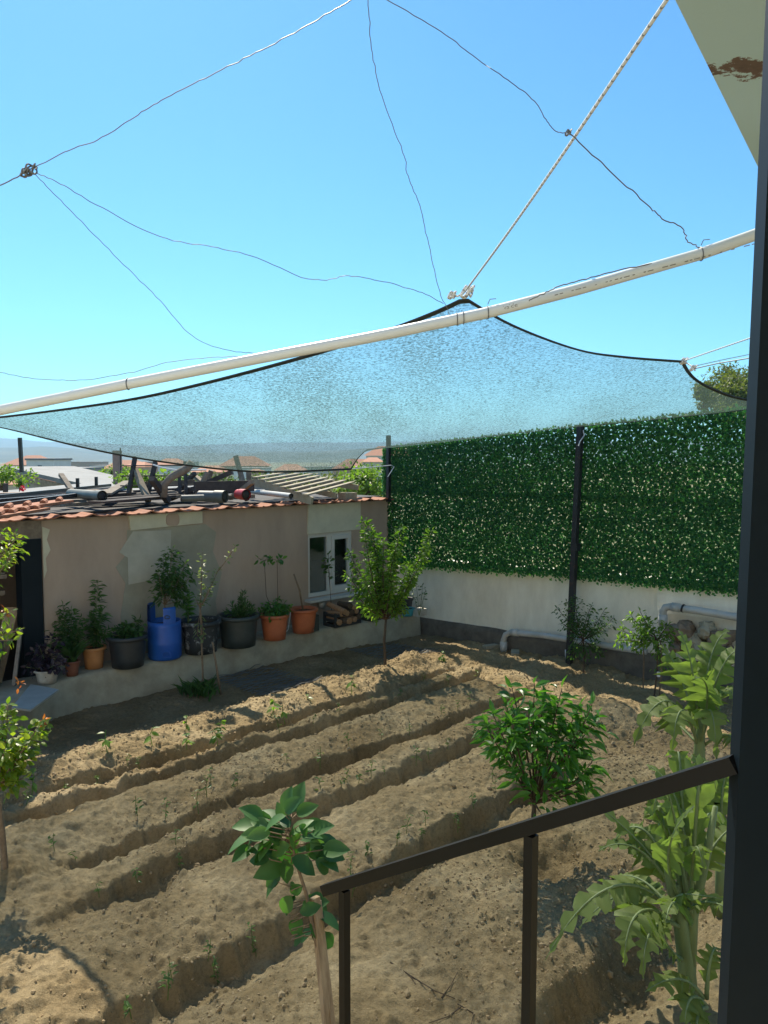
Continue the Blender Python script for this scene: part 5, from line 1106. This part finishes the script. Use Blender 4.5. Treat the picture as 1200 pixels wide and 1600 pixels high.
for i, (x, y, Y) in enumerate(((140, 728, 220), (160, 733, 180), (215, 722, 260), (240, 726, 200), (265, 722, 300), (345, 728, 210), (365, 732, 170), (20, 722, 240), (110, 722, 300), (430, 735, 200), (470, 730, 230), (520, 734, 190), (585, 728, 260), (5, 727, 200))):
    w_ = 9 + 3 * (i % 3); house('far_house', 'tiny far house in the town below the hills', x, x + w_ * F / Y * .8, y, y + 12, Y, [M['white'], M['cream'], M['peach']][i % 3], M['tile_far'] if i % 2 else None, 8, 0); 
    [o for o in COL.objects if o.name.startswith('far_house')][-1]['group'] = 'far houses in the town'
# big pale metal roof of the next yard
ra_, rb_ = D(8, 729, 24), D(330, 800, 17); back = Vector((1.2, 2.4, -.02)); backb = Vector((.9, 2.4, -.15))
t = thing('metal_roof', 'large pale metal lean-to roof sloping down behind the shed', 'roof', rb_)
part('roof_sheet', MB().add([ra_, rb_, rb_ + backb, ra_ + back] + [p - Vector((0, 0, .12)) for p in (ra_, rb_, rb_ + backb, ra_ + back)], [(0, 1, 2, 3), (7, 6, 5, 4), (0, 4, 5, 1), (1, 5, 6, 2), (2, 6, 7, 3), (3, 7, 4, 0)]), M['metalroof'], t)
part('fascia', MB().beam(ra_ - Vector((0, -.05, .25)), rb_ - Vector((0, -.05, .25)), .05, .22), M['wood'], t)
part('back_wall', MB().beam(ra_ - Vector((-.1, -.6, 1.7)), rb_ - Vector((-.1, -.6, 1.7)), .1, 2.6), M['greywall'], t)
single('metal_sheet', MB().beam(D(-40, 778, 16), D(170, 758, 17.5), 2.6, .06), M['metalroof'], 'flat pale grey metal sheet roof just behind the black bars', 'roof')
single('metal_sheet', MB().beam(D(150, 772, 14.2), D(420, 766, 16), .5, .05), M['metalroof'], 'white sheet roof behind the trestle and frame', 'roof')
def bush(name, label, cat, c, rad, n, L, m, trunk=True, group=None, lumps=7):
    t = thing(name, label, cat, Vector((c[0], c[1], c[2] - rad[2] * 1.2)), group); l = MB(); c = Vector(c)
    for k in range(lumps):
        o = Vector((RNG.uniform(-.65, .65) * rad[0], RNG.uniform(-.6, .6) * rad[1], RNG.uniform(-.55, .6) * rad[2])); s_ = RNG.uniform(.35, .6)
        cloud(l, c + o, (rad[0] * s_, rad[1] * s_, rad[2] * s_), n // lumps, L, .6, T_S, .1, .3)
    part('crown', l, m, t)
    if trunk: part('trunk', MB().tube([c - Vector((0, 0, rad[2] * 2.2)), c - Vector((0, 0, rad[2] * .5)), c + Vector((rad[0] * .1, 0, rad[2] * .3))], [rad[0] * .09, rad[0] * .07, rad[0] * .03], 7), M['bark'], t)
bush('grape_vine', 'sunlit leafy vine seen through the dark frame', 'vine', D(238, 760, 17.5), (.9, .7, .38), 1300, .11, M['vine'], lumps=10)
bush('garden_tree', 'green tree directly behind the pale pallet', 'tree', D(430, 758, 24), (1.3, 1.2, .45), 1200, .13, M['tree_far'])
bush('garden_tree', 'leafy tree between pallet and hedge corner', 'tree', D(505, 760, 22), (1.5, 1.2, .55), 2000, .12, M['tree_olive'], lumps=12)
bush('garden_tree', 'light green tree just left of the hedge corner', 'tree', D(575, 752, 20), (1.0, 1.0, .62), 1900, .11, M['vine'], lumps=10)
bush('garden_tree', 'dark bushy tree under the trestle beam', 'tree', D(340, 760, 26), (1.1, 1, .55), 1000, .13, M['tree_far'])
bush('garden_tree', 'small green tree at the left edge beside the tiled house', 'tree', D(2, 748, 20), (.7, .7, .42), 700, .10, M['vine'])
bush('garden_tree', 'round tree beside the brick column', 'tree', D(172, 742, 40), (.9, .9, .8), 700, .16, M['vine'])
bush('geranium', 'plant with a red flower at left behind the black bars', 'plant', D(30, 760, 14), (.09, .09, .1), 120, .05, M['vine'], lumps=3)
fl = MB(); cloud(fl, D(35, 763, 13.9), (.04, .04, .04), 40, .04, .8, T_OV); M['flower'] = leafmat('red_petal', [(.6, .02, .05), (.7, .03, .06)], .3, .5, (1.2, 1, 1)); single('flower', fl, M['flower'], 'red flower head beside the leaning plant at left', 'flower')
single('wood_post', MB().beam(D(8, 785, 15), D(9, 755, 15), .07, .07), M['darkwood'], 'short dark post at the left edge behind the bars', 'post')
for i, (x, y, Y, r) in enumerate(((1136, 612, 48, 1.7), (1118, 626, 52, 1.0), (1165, 628, 46, 2.0), (1100, 612, 50, .75), (1150, 600, 55, 1.8), (1210, 610, 50, 2.4), (1140, 625, 60, 1.2))):
    bush('hilltop_tree', ['tallest hilltop tree in the gap beside the navy post', 'smaller hilltop tree left of the tallest one', 'hilltop tree partly behind the navy post', 'low hilltop tree just above the net edge', 'hilltop tree rising behind the tallest one', 'hilltop tree hidden by the navy post', 'small hilltop tree deep behind the tallest one'][i], 'tree', D(x, y, Y), (r, r, r * .8), 1700, .22, M['tree_olive'], lumps=12)
# tree belt across the plain: one mass
l = MB(); n = 9000; az = RNG.uniform(-.62, .40, n); Yd = RNG.uniform(90, 700, n) ** 1.0; cl_ = vnoise(az * 60, Yd * .03, 44); kp = cl_ > .42; az, Yd = az[kp], Yd[kp]; n = len(az)
xx = az * Yd; uu_ = (xx - Yd) * K; zz = -10.2 + 1.2 * fbm(xx * .02, Yd * .02, 3, 4) + RNG.uniform(0, 4.5, n) * vnoise(az * 90, Yd * .05, 45)
Lf = RNG.uniform(1.2, 2.6, n); l.leaves(np.stack([xx, Yd, zz], -1), RNG.normal(0, 1, (n, 3)), RNG.normal(0, .6, (n, 3)) + (0, -.5, .6), Lf, Lf * .9, T_S)
tag(struct('tree_belt', l, M['tree_far'], False, 'stuff'), 'far belt of trees among the town below the hills', 'trees')
# haze between here and the hills
hz = MB().box((0, 3500, 50), (16000, 9000, 140 + 2 * 70)); hazeo = struct('haze', hz, None or M['white'], False, 'stuff')
hm_, hn, hb2, ho = newmat('haze'); hn.nodes.remove(hb2); pvn = hn.nodes.new('ShaderNodeVolumePrincipled'); pvn.inputs['Density'].default_value = .00020; pvn.inputs['Color'].default_value = (.42, .72, 1, 1)
pvn.inputs['Anisotropy'].default_value = .3; hn.links.new(pvn.outputs[0], ho.inputs['Volume']); hazeo.data.materials.clear(); hazeo.data.materials.append(hm_)
tag(hazeo, 'thin blue air over the plain before the hills', 'haze')
